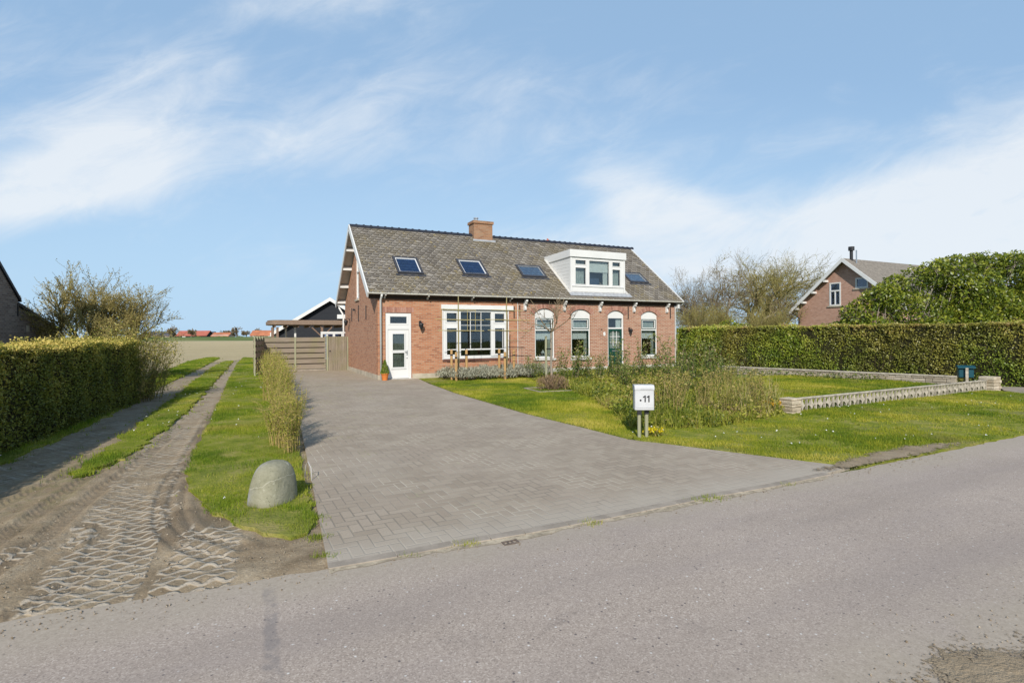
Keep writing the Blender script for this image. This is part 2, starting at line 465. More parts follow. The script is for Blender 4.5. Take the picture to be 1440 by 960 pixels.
def grass_mat(name, stops, dry=(.30, .25, .09)):
    m, g, b = material(name, .65, .25)
    col = g.ramp(g.attr('tint'), stops)
    col = g.mix(g.sstep(g.noise(g.pos(), .8, 3), .52, .72, 0, .5), col, dry)
    g.put(b.inputs['Base Color'], col)
    tr = g.new('ShaderNodeBsdfTranslucent'); g.put(tr.inputs[0], col)
    mx = g.new('ShaderNodeMixShader'); mx.inputs[0].default_value = .35
    g.l.new(b.outputs[0], mx.inputs[1]); g.l.new(tr.outputs[0], mx.inputs[2]); g.l.new(mx.outputs[0], g.n['Material Output'].inputs[0])
    return m
M['grass'] = grass_mat('lawn_grass', [(.08, (.085, .155, .010)), (.4, (.22, .268, .018)), (.7, (.40, .375, .035)), (1, (.58, .48, .12))])
M['grass2'] = grass_mat('verge_grass', [(.08, (.075, .15, .010)), (.45, (.185, .262, .016)), (.75, (.33, .355, .03)), (1, (.54, .45, .12))])

def turf_mat():
    m, g, b = material('turf', .95, .1)
    n = g.noise(g.pos(), 3, 6, .7); n2 = g.noise(g.pos(), .5, 3)
    col = g.ramp(n, [(.3, (.10, .135, .014)), (.5, (.20, .215, .028)), (.7, (.30, .255, .085))])
    col = g.mix(g.sstep(n2, .5, .75, 0, .5), col, (.24, .2, .10))
    g.put(b.inputs['Base Color'], col); g.put(b.inputs['Normal'], g.bump(g.noise(g.pos(), 30, 4), .8, .03))
    return m
M['turf'] = turf_mat()

def ground_mat():
    m, g, b = material('far_grassland', .95, .1)
    n = g.noise(g.pos(), .05, 5, .6)
    g.put(b.inputs['Base Color'], g.ramp(n, [(.35, (.10, .13, .03)), (.65, (.17, .19, .05))]))
    return m
M['ground'] = ground_mat()

def dirtcol(g):
    p = g.pos()
    n = g.noise(p, 2.2, 6, .65); f = g.noise(p, 45, 4, .7)
    col = g.ramp(n, [(.3, (.195, .143, .088)), (.5, (.315, .242, .156)), (.72, (.42, .338, .232))])
    col = g.mix(g.sstep(f, .35, .7, 0, .5), col, (.15, .115, .075))
    st = g.voro(p, 38); col = g.mix(g.sstep(st, .22, .12, 0, .45), col, (.46, .41, .34))
    return p, col, f

def dirt_mat():
    m, g, b = material('dirt_with_grass_pavers', .95, .1)
    p, col, f = dirtcol(g)
    u, v = g.sep(g.uv())[:2]
    wob = g.noise(g.uv(), 3.0, 2)
    v2 = g.math('ADD', v, g.math('MULTIPLY', g.math('SUBTRACT', wob, .5), .05))
    def tri(x, per):
        q = g.math('DIVIDE', x, per); return g.math('MULTIPLY', g.math('ABSOLUTE', g.math('SUBTRACT', g.math('FRACT', q), .5)), per)
    sn = g.math('MULTIPLY', g.math('SINE', g.math('MULTIPLY', g.math('ADD', u, g.math('MULTIPLY', wob, .06)), 2*PI/.165)), .024)
    dn = g.math('MINIMUM', tri(g.math('SUBTRACT', v2, sn), .20), tri(g.math('ADD', g.math('ADD', v2, sn), .10), .20))
    dn = g.math('ADD', dn, g.math('MULTIPLY', g.math('SUBTRACT', g.noise(p, 18, 4), .5), .045))
    net = g.sstep(dn, .034, .012)
    cover = g.math('ADD', g.math('MULTIPLY', g.noise(p, 2.6, 4, .6), .65), g.math('MULTIPLY', g.noise(p, 11, 4, .7), .35))
    vis = g.sstep(g.math('ADD', g.attr('pav'), g.math('MULTIPLY', g.math('SUBTRACT', cover, .5), 2.6)), .40, .85)
    k = g.math('MULTIPLY', net, vis)
    conc = g.ramp(g.noise(p, 9, 4), [(.3, (.34, .285, .215)), (.7, (.49, .42, .325))])
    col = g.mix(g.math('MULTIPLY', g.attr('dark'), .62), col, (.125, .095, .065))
    col = g.mix(k, col, conc)
    moss = g.math('MULTIPLY', g.attr('green'), g.sstep(g.noise(p, 6, 5, .7), .42, .62))
    col = g.mix(g.math('MULTIPLY', moss, .5), col, (.17, .165, .06))
    g.put(b.inputs['Base Color'], col)
    h = g.math('ADD', g.math('MULTIPLY', f, .6), g.math('MULTIPLY', k, .6))
    g.put(b.inputs['Normal'], g.bump(h, .9, .02))
    return m
M['dirt'] = dirt_mat()

def soil_mat():
    m, g, b = material('bare_soil', .95, .1)
    p, col, f = dirtcol(g)
    col = g.mix(.35, col, (.34, .265, .18))
    g.put(b.inputs['Base Color'], col); g.put(b.inputs['Normal'], g.bump(g.math('ADD', f, g.noise(p, 12, 5)), .8, .025))
    al = g.sstep(g.math('ADD', g.attr('fade'), g.math('MULTIPLY', g.math('SUBTRACT', g.math('ADD', g.math('MULTIPLY', g.noise(p, 5, 5, .7), .6), g.math('MULTIPLY', g.noise(p, 40, 3, .7), .4)), .5), 1.9)), .42, .60)
    g.put(b.inputs['Alpha'], al)
    return m
M['soil'] = soil_mat()

def field_mat():
    m, g, b = material('ploughed_field', .95, .1)
    p = g.pos()
    n = g.noise(g.mapping(p, (1, 1, 1)), .06, 5, .6)
    col = g.ramp(n, [(.3, (0.46, 0.364, 0.197)), (.7, (0.56, 0.456, 0.265))])
    clod = g.noise(p, 2.5, 6, .75)
    col = g.mix(g.sstep(clod, .42, .62, 0, .5), col, (.36, .285, .175))
    g.put(b.inputs['Base Color'], col); g.put(b.inputs['Normal'], g.bump(clod, 1, .25))
    return m
M['field'] = field_mat()

def road_mat():
    m, g, b = material('asphalt_worn', .9, .2)
    p = g.pos(); q = g.mapping(p, (1, 1, 1), (0, 0, -.457)); x, y, z = g.sep(q)
    base = g.ramp(g.noise(p, .7, 4), [(.35, (0.344, 0.282, 0.23)), (.65, (0.401, 0.331, 0.275))])
    st = g.new('ShaderNodeTexVoronoi'); g.put(st.inputs['Vector'], p); st.inputs['Scale'].default_value = 125
    sv = g.sep(st.outputs['Color'])[0]
    agg = g.ramp(sv, [(0, (0.133, 0.104, 0.0865)), (.18, (0.261, 0.211, 0.17)), (.5, (0.354, 0.29, 0.237)), (.85, (0.437, 0.363, 0.3)), (1, (0.617, 0.533, 0.45))])
    col = g.mix(.5, base, agg)
    st2 = g.new('ShaderNodeTexVoronoi'); g.put(st2.inputs['Vector'], p); st2.inputs['Scale'].default_value = 36
    s2 = g.sep(st2.outputs['Color'])[0]
    col = g.mix(g.math('MULTIPLY', g.sstep(s2, .93, .96), g.sstep(st2.outputs['Distance'], .35, .2)), col, (.12, .10, .095))
    col = g.mix(g.math('MULTIPLY', g.sstep(s2, .05, .03), g.sstep(st2.outputs['Distance'], .3, .2)), col, (.62, .59, .54))
    big = g.noise(g.mapping(q, (.25, 1.2, 1)), 1.2, 5, .6)
    col = g.mix(g.sstep(big, .4, .68, 0, .3), col, (0.27, 0.226, 0.207))
    lane = g.math('ADD', g.sstep(g.math('ABSOLUTE', g.math('SUBTRACT', y, 3.35)), .38, .1), g.sstep(g.math('ABSOLUTE', g.math('SUBTRACT', y, 2.15)), .38, .1))
    lane = g.math('MULTIPLY', lane, g.sstep(g.noise(g.mapping(q, (.35, 1.5, 1)), 1.5, 4), .35, .65, .15, .5))
    col = g.mix(g.math('MULTIPLY', lane, .5), col, (.235, .195, .165))
    ck = g.voro(g.mapping(g.comb(g.math('ADD', x, g.math('MULTIPLY', g.noise(p, 2.5, 4), .5)), g.math('ADD', y, g.math('MULTIPLY', g.noise(p, 2.1, 4), .5))), (.55, .8, 1)), 1.0, 'DISTANCE_TO_EDGE')
    crack = g.math('MULTIPLY', g.sstep(ck, .009, .002), g.sstep(g.noise(p, .45, 3), (.55), .66, 0, .3))
    col = g.mix(crack, col, (.10, .085, .075))
    stain = g.sstep(g.noise(g.mapping(p, (1, 1, 1), (0, 0, 0), (7, 3, 0)), 1.7, 5, .7), .60, .72, 0, .25)
    col = g.mix(stain, col, (.20, .165, .14))
    edge = g.math('ADD', y, g.math('MULTIPLY', g.math('SUBTRACT', g.noise(p, 1.6, 5, .6), .5), .9))
    sand = g.ramp(g.noise(p, 30, 4, .7), [(.3, (.31, .258, .195)), (.7, (.41, .35, .275))])
    col = g.mix(g.sstep(edge, 3.55, 4.25, 0, .85), col, sand)
    edge2 = g.math('ADD', y, g.math('MULTIPLY', g.math('SUBTRACT', g.noise(p, 2.2, 5, .6), .5), .8))
    col = g.mix(g.sstep(edge2, 2.1, 1.45, 0, .8), col, sand)
    # dark narrow repair strip across the road
    d = g.math('ABSOLUTE', g.math('ADD', g.math('ADD', g.sep(p)[0], g.math('MULTIPLY', g.sep(p)[1], .452)), g.math('MULTIPLY', g.math('SUBTRACT', g.noise(p, 4, 4, .7), .5), .12)))
    rep = g.math('MULTIPLY', g.sstep(d, .06, .025), g.sstep(g.sep(p)[1], 3.75, 3.6))
    rep = g.math('MULTIPLY', rep, g.sstep(g.noise(p, 9, 5, .7), .38, .62, .08, .6))
    col = g.mix(rep, col, (.19, .17, .16))
    g.put(b.inputs['Base Color'], col)
    g.put(b.inputs['Normal'], g.bump(g.math('ADD', sv, g.noise(p, 150, 2)), .2, .004))
    return m
M['road'] = road_mat()

def drive_mat():
    m, g, b = material('herringbone_block_paving', .9, .2)
    p = g.pos(); q = g.mapping(p, (1/.105, 1/.105, 1), (0, 0, 0))
    rt = g.new('ShaderNodeVectorRotate', rotation_type='Z_AXIS'); g.put(rt.inputs['Vector'], q); rt.inputs['Angle'].default_value = -(TH+.03)
    x, y, z = g.sep(rt.outputs[0])
    i = g.math('FLOOR', x); j = g.math('FLOOR', y); fx = g.math('FRACT', x); fy = g.math('FRACT', y)
    k = g.math('FLOORED_MODULO', g.math('SUBTRACT', i, j), 4.0)
    def eq(v): return g.math('COMPARE', k, float(v), .1)
    k0, k1, k2, k3 = eq(0), eq(1), eq(2), eq(3)
    big = 9.0
    L = g.math('ADD', fx, g.math('MULTIPLY', k1, big)); Rr = g.math('ADD', g.math('SUBTRACT', 1.0, fx), g.math('MULTIPLY', k0, big))
    Bt = g.math('ADD', fy, g.math('MULTIPLY', k2, big)); T = g.math('ADD', g.math('SUBTRACT', 1.0, fy), g.math('MULTIPLY', k3, big))
    dd = g.math('MINIMUM', g.math('MINIMUM', L, Rr), g.math('MINIMUM', Bt, T))
    wv = g.noise(p, 6, 3)
    joint = g.math('MULTIPLY', g.sstep(g.math('ADD', dd, g.math('MULTIPLY', g.math('SUBTRACT', wv, .5), .10)), .10, .03), g.sstep(g.noise(p, 1.3, 5, .7), .30, .58, .42, 1.0))
    bi = g.math('SUBTRACT', i, k1); bj = g.math('SUBTRACT', j, k2)
    wn = g.new('ShaderNodeTexWhiteNoise', noise_dimensions='2D'); g.put(wn.inputs['Vector'], g.comb(bi, bj))
    rnd = wn.outputs[0]
    brickc = g.ramp(rnd, [(0, (0.296, 0.239, 0.176)), (.5, (0.33, 0.269, 0.2)), (1, (0.366, 0.301, 0.226))])
    n = g.noise(p, .5, 5, .6)
    brickc = g.mix(g.sstep(n, .4, .7, 0, .6), brickc, (0.359, 0.289, 0.223))
    fine = g.noise(p, 70, 3, .7)
    brickc = g.mix(g.sstep(fine, .4, .7, 0, .25), brickc, (.2, .17, .15))
    sandv = g.sstep(g.noise(p, .9, 4), .42, .62)                       # where the joints hold pale sand
    jc = g.mix(sandv, (0.229, 0.194, 0.15), (0.466, 0.409, 0.317))
    moss = g.sstep(g.math('SUBTRACT', g.noise(p, 1.7, 4), g.math('MULTIPLY', g.sep(p)[0], .03)), .62, .78, 0, .6)
    jc = g.mix(moss, jc, (.33, .32, .12))
    col = g.mix(joint, brickc, jc)
    oil = g.sstep(g.noise(g.mapping(p, (1, 1, 1), (0, 0, 0), (3, 1, 0)), 1.1, 5, .7), .60, .74, 0, .3)
    col = g.mix(oil, col, (.19, .158, .13))
    dust = g.sstep(g.noise(g.mapping(p, (.9, .45, 1), (0, 0, .45)), .8, 6, .65), .5, .72, 0, .4)
    col = g.mix(dust, col, (.37, .315, .25))
    # washed sand along the road
    rt2 = g.new('ShaderNodeVectorRotate', rotation_type='Z_AXIS'); g.put(rt2.inputs['Vector'], p); rt2.inputs['Angle'].default_value = -.457
    e = g.math('ADD', g.sep(rt2.outputs[0])[1], g.math('MULTIPLY', g.math('SUBTRACT', g.noise(p, 2.5, 5, .65), .5), .7))
    col = g.mix(g.sstep(e, 4.95, 4.25, 0, .75), col, (.39, .34, .275))
    g.put(b.inputs['Base Color'], col)
    g.put(b.inputs['Normal'], g.bump(g.math('SUBTRACT', g.math('MULTIPLY', fine, .3), joint), .5, .006))
    return m
M['drive'] = drive_mat()
M['kerb'] = plain('kerb_concrete', (.30, .255, .205), .95, .15, var=.18, scale=5, grain=70)
M['sand'] = plain('kerb_sand', (.36, .30, .215), .95, .1, var=.35, scale=14, grain=90)

M['hedge'] = leafmat('hedge_leaf', [(0, (.07, .125, .016)), (.3, (.20, .29, .032)), (.65, (.41, .46, .055)), (.9, (.64, .62, .11)), (1, (.46, .32, .12))], .35, .42, .5, (.38, (.30, .19, .075), .5))
M['hedge_left'] = leafmat('left_hedge_leaf', [(0, (.07, .09, .016)), (.4, (.19, .21, .032)), (.75, (.38, .34, .06)), (1, (.72, .56, .15))], .3, .5, .3)
M['laurel'] = leafmat('laurel_leaf', [(0, (.04, .07, .012)), (.35, (.115, .165, .018)), (.7, (.28, .31, .03)), (1, (.55, .50, .08))], .3, .36, .45)
M['core_twig'] = plain('dark_twig', (.10, .075, .045), .9, .1, var=.3)
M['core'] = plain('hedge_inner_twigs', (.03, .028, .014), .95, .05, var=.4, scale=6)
M['privet'] = leafmat('privet_leaf', [(0, (.13, .17, .02)), (.4, (.29, .31, .035)), (.8, (.46, .43, .07)), (1, (.50, .36, .12))], .35)
M['shrub'] = leafmat('shrub_leaf', [(0, (.04, .075, .014)), (.4, (.095, .15, .028)), (.75, (.24, .27, .05)), (1, (.44, .34, .19))], .35)
M['lavender'] = leafmat('lavender_leaf', [(0, (.21, .205, .15)), (.5, (.34, .335, .25)), (1, (.48, .47, .36))], .25, .8)
M['herb'] = leafmat('herb_leaf', [(0, (.07, .11, .014)), (.35, (.20, .235, .026)), (.65, (.36, .345, .05)), (.85, (.44, .35, .11)), (1, (.46, .34, .17))], .35)
M['dry'] = leafmat('dry_stem', [(0, (.28, .25, .08)), (.5, (.44, .38, .15)), (1, (.58, .50, .26))], .3)
M['brown'] = leafmat('brown_twigs', [(0, (.13, .075, .045)), (.5, (.24, .15, .085)), (1, (.36, .25, .14))], .2)
M['bud'] = leafmat('young_buds', [(0, (.22, .23, .06)), (.5, (.36, .36, .09)), (1, (.42, .34, .14))], .4)
M['bud_dull'] = leafmat('dull_buds', [(0, (.22, .20, .06)), (.5, (.38, .32, .10)), (1, (.46, .34, .14))], .4)
M['yellow'] = leafmat('yellow_petals', [(0, (.75, .55, .01)), (1, (.9, .78, .03))], .3)
M['orange'] = leafmat('orange_petals', [(0, (.75, .38, .01)), (1, (.9, .55, .02))], .3)
M['daisy'] = leafmat('white_petals', [(0, (.75, .75, .72)), (1, (.85, .85, .8))], .2)
M['conifer'] = leafmat('conifer_green', [(0, (.09, .15, .015)), (1, (.26, .33, .04))], .3)

def stone_mat(name, a, b_, bed):
    m, g, b = material(name, .9, .15)
    n = g.noise(g.obj(), 7, 5, .65)
    col = g.ramp(g.attr('tint'), [(0, a), (1, b_)])
    col = g.mix(g.sstep(n, .4, .7, 0, .5), col, bed)
    g.put(b.inputs['Base Color'], col); g.put(b.inputs['Normal'], g.bump(g.noise(g.obj(), 25, 5, .7), .8, .02))
    return m
M['stone'] = stone_mat('rubble_stone', (.30, .235, .155), (.56, .485, .375), (.40, .34, .25))
M['stone_grey'] = stone_mat('grey_rubble_stone', (.26, .22, .165), (.47, .41, .33), (.34, .29, .22))
M['breeze'] = plain('breeze_block_concrete', (.40, .355, .285), .9, .15, var=.32, scale=9, grain=50)

def boulder_mat():
    m, g, b = material('mossy_concrete', .9, .15)
    o = g.obj()
    n = g.noise(o, 5, 6, .7)
    col = g.ramp(n, [(.25, (.13, .125, .085)), (.45, (.235, .225, .155)), (.6, (.285, .27, .195)), (.78, (.37, .345, .26))])
    x, y, z = g.sep(o)
    pit = g.voro(o, 42); col = g.mix(g.sstep(pit, .16, .06, 0, .6), col, (.09, .085, .06))
    li = g.sstep(g.noise(o, 16, 4, .75), .60, .68, 0, .6); col = g.mix(li, col, (.46, .45, .36))
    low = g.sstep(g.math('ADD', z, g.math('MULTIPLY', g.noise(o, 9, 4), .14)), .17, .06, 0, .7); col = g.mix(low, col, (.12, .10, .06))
    grey = g.math('MULTIPLY', g.sstep(x, .0, -.14), g.sstep(g.noise(o, 4, 3), .35, .6))
    col = g.mix(g.math('MULTIPLY', grey, .8), col, (.30, .31, .33))
    crack = g.sstep(g.math('ABSOLUTE', g.math('SUBTRACT', g.math('ADD', z, g.math('MULTIPLY', g.noise(o, 6, 4), .12)), g.math('ADD', g.math('MULTIPLY', x, .35), .30))), .006, .002, 0, .6)
    col = g.mix(crack, col, (.42, .40, .32))
    g.put(b.inputs['Base Color'], col); g.put(b.inputs['Normal'], g.bump(g.math('ADD', g.noise(o, 30, 5, .7), g.math('MULTIPLY', g.sstep(pit, .05, .2), .5)), .8, .012))
    return m
M['boulder'] = boulder_mat()

# ================================================================= world, sun, camera
W = bpy.data.worlds.new('World'); S.world = W; W.use_nodes = True
g = NT(W.node_tree); bg = g.n['Background']
SUN_EL, SUN_AZ = R(33), math.atan2(.05, 1)        # light travels towards +Y, a little to -X
sky = g.new('ShaderNodeTexSky', sky_type='NISHITA'); sky.sun_disc = False
sky.sun_elevation = SUN_EL; sky.sun_rotation = PI-.05; sky.air_density = 1.0; sky.dust_density = .6; sky.ozone_density = 2.0
dirv = g.new('ShaderNodeTexCoord').outputs['Generated']
dx, dy, dz = g.sep(dirv)
ady = g.math('MAXIMUM', g.math('ABSOLUTE', dy), .12)
a = g.math('DIVIDE', dx, ady); e = g.math('DIVIDE', dz, ady)
P2 = g.comb(a, e)
def cloud(cx, cy, rx, ry, rot, amt):
    # centre given as azimuth/elevation tangents
    v = g.mapping(P2, (1, 1, 1), (0, 0, 0), (-cx, -cy, 0))
    rn = g.new('ShaderNodeVectorRotate', rotation_type='Z_AXIS'); g.put(rn.inputs['Vector'], v); rn.inputs['Angle'].default_value = -rot
    v = g.mapping(rn.outputs[0], (1/rx, 1/ry, 1))
    ln = g.new('ShaderNodeVectorMath', operation='LENGTH'); g.put(ln.inputs[0], v)
    return g.math('MULTIPLY', g.sstep(ln.outputs['Value'], 1.0, .1), amt)
cl = [cloud(-.84, .285, .42, .11, .22, 1.0), cloud(-.70, .45, .36, .12, .62, .40), cloud(-.36, .62, .26, .07, .05, .7), cloud(-.55, .36, .65, .20, .2, .36), cloud(-.95, .45, .5, .25, .1, .35),
      cloud(.62, .20, .95, .14, .08, 1.0), cloud(.95, .31, .60, .22, .40, .8), cloud(.27, .235, .22, .10, -.35, .9), cloud(.10, .42, 1.6, .22, .0, .34), cloud(.5, .12, 1.2, .12, .0, .6)]
tot = cl[0]
for c_ in cl[1:]: tot = g.math('ADD', tot, c_)
rn = g.new('ShaderNodeVectorRotate', rotation_type='Z_AXIS'); g.put(rn.inputs['Vector'], P2); rn.inputs['Angle'].default_value = -.3
wis = g.noise(g.mapping(rn.outputs[0], (1.7, 4.2, 1)), 1.0, 8, .60, .5)
wis2 = g.noise(g.mapping(P2, (1.3, 2.6, 1)), 1.3, 6, .55, .4)
nn = g.math('ADD', g.math('MULTIPLY', wis, .55), g.math('MULTIPLY', wis2, .45))
fine = g.noise(g.mapping(rn.outputs[0], (5.0, 13, 1)), 1.0, 7, .65, .7)
nn = g.math('ADD', g.math('MULTIPLY', nn, .66), g.math('MULTIPLY', fine, .34))
nn = g.math('ADD', g.math('MULTIPLY', g.math('SUBTRACT', nn, .5), 2.0), .5)
dens = g.sstep(g.math('ADD', nn, g.math('MULTIPLY', g.math('MINIMUM', tot, 1.15), .55)), .50, 1.38)
dens = g.math('MULTIPLY', g.math('MINIMUM', dens, .82), g.sstep(dz, -.01, .10))
skyc = g.mix(1.0, sky.outputs[0], (.98, 1.0, 1.04), 'MULTIPLY')
skyc = g.mix(.7, skyc, (2.9, 4.5, 6.45))
hz = g.sstep(e, .50, .02, 0, .85)
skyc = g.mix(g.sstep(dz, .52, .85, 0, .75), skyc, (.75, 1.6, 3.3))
skyc = g.mix(hz, skyc, (3.75, 5.4, 7.05))
skyc = g.mix(dens, skyc, (6.7, 7.0, 7.3))
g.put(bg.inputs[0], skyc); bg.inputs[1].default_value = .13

sd = bpy.data.lights.new('sun', 'SUN'); sd.energy = 5.0; sd.angle = R(.55); sd.color = (1, .945, .86)
so = bpy.data.objects.new('sun', sd); C.objects.link(so)
ld = Vector((.05*math.cos(SUN_EL), math.cos(SUN_EL), -math.sin(SUN_EL)))
so.rotation_euler = ld.to_track_quat('-Z', 'Y').to_euler(); so.location = (3, -20, 14)

cd = bpy.data.cameras.new('camera'); cd.sensor_width = 36; cd.lens = F/1440*36; cd.shift_y = -(480-CY0)/1440
cd.clip_end = 6000; cd.clip_start = .05
co = bpy.data.objects.new('camera', cd); C.objects.link(co); co.location = (0, 0, CAMH); co.rotation_euler = (PI/2, ROLL, 0); S.camera = co
S.view_settings.view_transform = 'Standard'; S.view_settings.look = 'None'; S.view_settings.exposure = 0

# ================================================================= ground, field, road, drive
rng = np.random.default_rng(11)
sheet('ground', [(-3000, -60), (3000, -60), (3000, 4500), (-3000, 4500)], 0, M['ground'])
fieldp = jitter_poly([(-80, 26), (-19.6, 27.6), (-20.3, 34), (-20.6, 42.3), (-10, 46), (30, 60), (120, 120), (150, 225), (-260, 225), (-200, 80)], 1.2, .12, rng)
sheet('field', fieldp, .02, M['field'])
sheet('straw_strip', [(-280, 226), (160, 226), (160, 238), (-280, 238)], .03, M['dry'] if False else plain('stubble', (.52, .45, .28), .95, .1, scale=.3))
# low grassy bank at the far side of the field
mb = MB(); mb.ext([(236, 0), (262, 1.5), (300, 1.75), (305, 0)], -320, 170, 'yz')
def bankmat():
    m, g, b = material('far_bank', .95, .1)
    n = g.noise(g.mapping(g.pos(), (.03, .2, .2)), 1, 4)
    g.put(b.inputs['Base Color'], g.ramp(n, [(.35, (.07, .12, .03)), (.55, (.13, .17, .05)), (.7, (.25, .21, .10))]))
    return m
tag(mb.build('grass_bank', bankmat()), kind='structure')

ra = .457; rc, rs = math.cos(ra), math.sin(ra)
def RD(x, y): return (x*rc-y*rs, x*rs+y*rc)
roadtop = [G(*q) for q in [(0, 885), (100, 866), (200, 850), (330, 830), (460, 808), (560, 791), (640, 775), (740, 758), (860, 735), (1000, 706), (1090, 690), (1170, 672), (1235, 658), (1300, 645), (1440, 615)]]
roadp = jitter_poly([RD(-60, 4.35), RD(-12, 4.34)]+roadtop+[RD(16, 4.4), RD(90, 5)], .12, .012, rng, False)+jitter_poly([RD(90, .7), RD(10, .7), RD(3.2, .7), RD(-60, .9)], .15, .03, rng, False)
sheet('road', roadp, .041, M['road'])
# roadside soil on the near side
mb = MB()
nx, ny = 150, 60
xs = np.linspace(-4, 9, nx); ys = np.linspace(-.8, 1.75, ny)
XX, YY = np.meshgrid(xs, ys)
wx, wy = XX*rc-YY*rs, XX*rs+YY*rc
P_ = np.c_[wx.ravel(), wy.ravel()]
edge_d = 1.46+.32*(vnoise(P_, 2.1, 9)-.5)+.12*(vnoise(P_, 7, 3)-.5)-YY.ravel()
zz = np.where(edge_d > -.4, .045+np.clip(edge_d, 0, .5)*.03+.016*vnoise(P_, 6, 2)*np.clip(edge_d*4, 0, 1)+.010*vnoise(P_, 21, 4)*np.clip(edge_d*6, 0, 1), .045+(edge_d+.4)*.3)
idx = np.arange(nx*ny).reshape(ny, nx)
fc = np.stack([idx[:-1, :-1], idx[:-1, 1:], idx[1:, 1:], idx[1:, :-1]], -1).reshape(-1, 4)
tag(np_mesh('roadside_soil', np.c_[P_, zz], fc, M['soil'], smooth=True, vattr={'fade': np.clip(.5+edge_d*1.6, 0, 2)}), kind='structure')

drive_l = [G(462, 808), G(440, 690), G(430, 640), G(420, 590), G(405, 540), HP(-2.9, 6.6)[:2], HP(-4.2, 7.0)[:2], HP(-4.3, 8.5)[:2]]
drive_r = [HP(.0, 8.5)[:2], HP(.02, .35)[:2], HP(.02, -.02)[:2], HP(1.6, -.02)[:2], G(603, 541), G(640, 555), G(690, 570), G(740, 585), G(820, 605), G(885, 622), G(950, 630), G(1050, 643), G(1130, 653), G(1195, 661)]
kl = [G(1165, 670), G(1000, 703), G(860, 732), G(740, 755), G(640, 772), G(560, 788), G(470, 804)]
sheet('driveway', drive_l+drive_r+kl, .05, M['drive'], depth=.04)
# kerb blocks, one row where the paving meets the road
mb = MB()
kb = [np.array(p) for p in [G(462, 809), G(560, 791.5), G(640, 775.5), G(740, 758.5), G(860, 735.5), G(1000, 706), G(1090, 690), G(1170, 672.5)]]
for a_, b_ in zip(kb[:-1], kb[1:]):
    L_ = np.linalg.norm(b_-a_); n_ = max(1, int(round(L_/.42))); d_ = (b_-a_)/L_; pn = np.array([-d_[1], d_[0]])
    for i in range(n_):
        p0 = a_+d_*(i*L_/n_+.004); p1 = a_+d_*((i+1)*L_/n_-.004)
        mb.tc = random.random()
        mb.add([(p0[0], p0[1], .02), (p1[0], p1[1], .02), (*(p1+pn*.115), .02), (*(p0+pn*.115), .02), (*(p0+pn*.012), .0515), (*(p1+pn*.012), .0515), (*(p1+pn*.115), .0515), (*(p0+pn*.115), .0515)],
               [(4, 5, 6, 7), (0, 1, 5, 4), (1, 2, 6, 5), (2, 3, 7, 6), (3, 0, 4, 7)])
tag(mb.build('kerb', M['kerb']), kind='structure')
# sandy seam in front of the kerb
seam = []
for a_, b_ in zip(kb[:-1], kb[1:]):
    for t in np.linspace(0, 1, 8, endpoint=False): seam.append(a_+(b_-a_)*t)
lower = [p-np.array([-rs, rc])*max(.006, .05+.10*(vnoise(np.array([p]), 1.3, 8)[0]-.45)+rng.normal()*.012) for p in seam]
sheet('kerb_sand', [tuple(p+np.array([-rs, rc])*.01) for p in seam]+[tuple(p) for p in lower[::-1]], .0445, M['sand'])

earth = [G(*q) for q in [(1140, 668), (1180, 655), (1225, 643), (1270, 633), (1320, 628), (1360, 627), (1300, 644.5), (1250, 654.5), (1205, 664)]]
ec = np.array(earth); exs = np.linspace(ec[:, 0].min()-.3, ec[:, 0].max()+.3, 120); eys = np.linspace(ec[:, 1].min()-.3, ec[:, 1].max()+.3, 90)
EX, EY = np.meshgrid(exs, eys); EP = np.c_[EX.ravel(), EY.ravel()]
def pdist(P, poly):
    best = np.full(len(P), 9.0)
    for a_, b_ in zip(poly, poly[1:]+poly[:1]):
        a_, b_ = np.array(a_), np.array(b_); d_ = b_-a_; t_ = np.clip(((P-a_)@d_)/(d_@d_), 0, 1); best = np.minimum(best, np.hypot(*(P-a_-t_[:, None]*d_).T))
    return np.where(in_poly(P, poly), best, -best)
ed = pdist(EP, earth); idx = np.arange(len(EP)).reshape(90, 120); fc = np.stack([idx[:-1, :-1], idx[:-1, 1:], idx[1:, 1:], idx[1:, :-1]], -1).reshape(-1, 4)
fc = fc[(ed[fc].max(1) > -.28) & ((-EP[:, 0]*rs+EP[:, 1]*rc)[fc].min(1) > 4.22)]
tag(np_mesh('bare_earth', np.c_[EP, .0605+.008*vnoise(EP, 9, 5)+np.where(ed > 0, .006, 0)*vnoise(EP, 25, 2)], fc, M['soil'], smooth=True, vattr={'fade': np.clip(.42+ed*2.6, 0, 2)}), kind='structure')
dx_, dy_ = G(718, 770); t = thing('drain_grate', (dx_, dy_, .046), 'small dark iron drain grate in the sandy seam before the driveway kerb', 'drain grate', ra)
mb = MB(); mb.ext(rect(-.07, .07, -.035, .035), 0, .006, 'xy', [rect(-.06, -.03, -.025, .025), rect(-.018, .01, -.025, .025), rect(.022, .055, -.025, .025)]); mb.build('grate', plain('rusty_iron', (.13, .10, .08), .8, var=.4, scale=30), t)
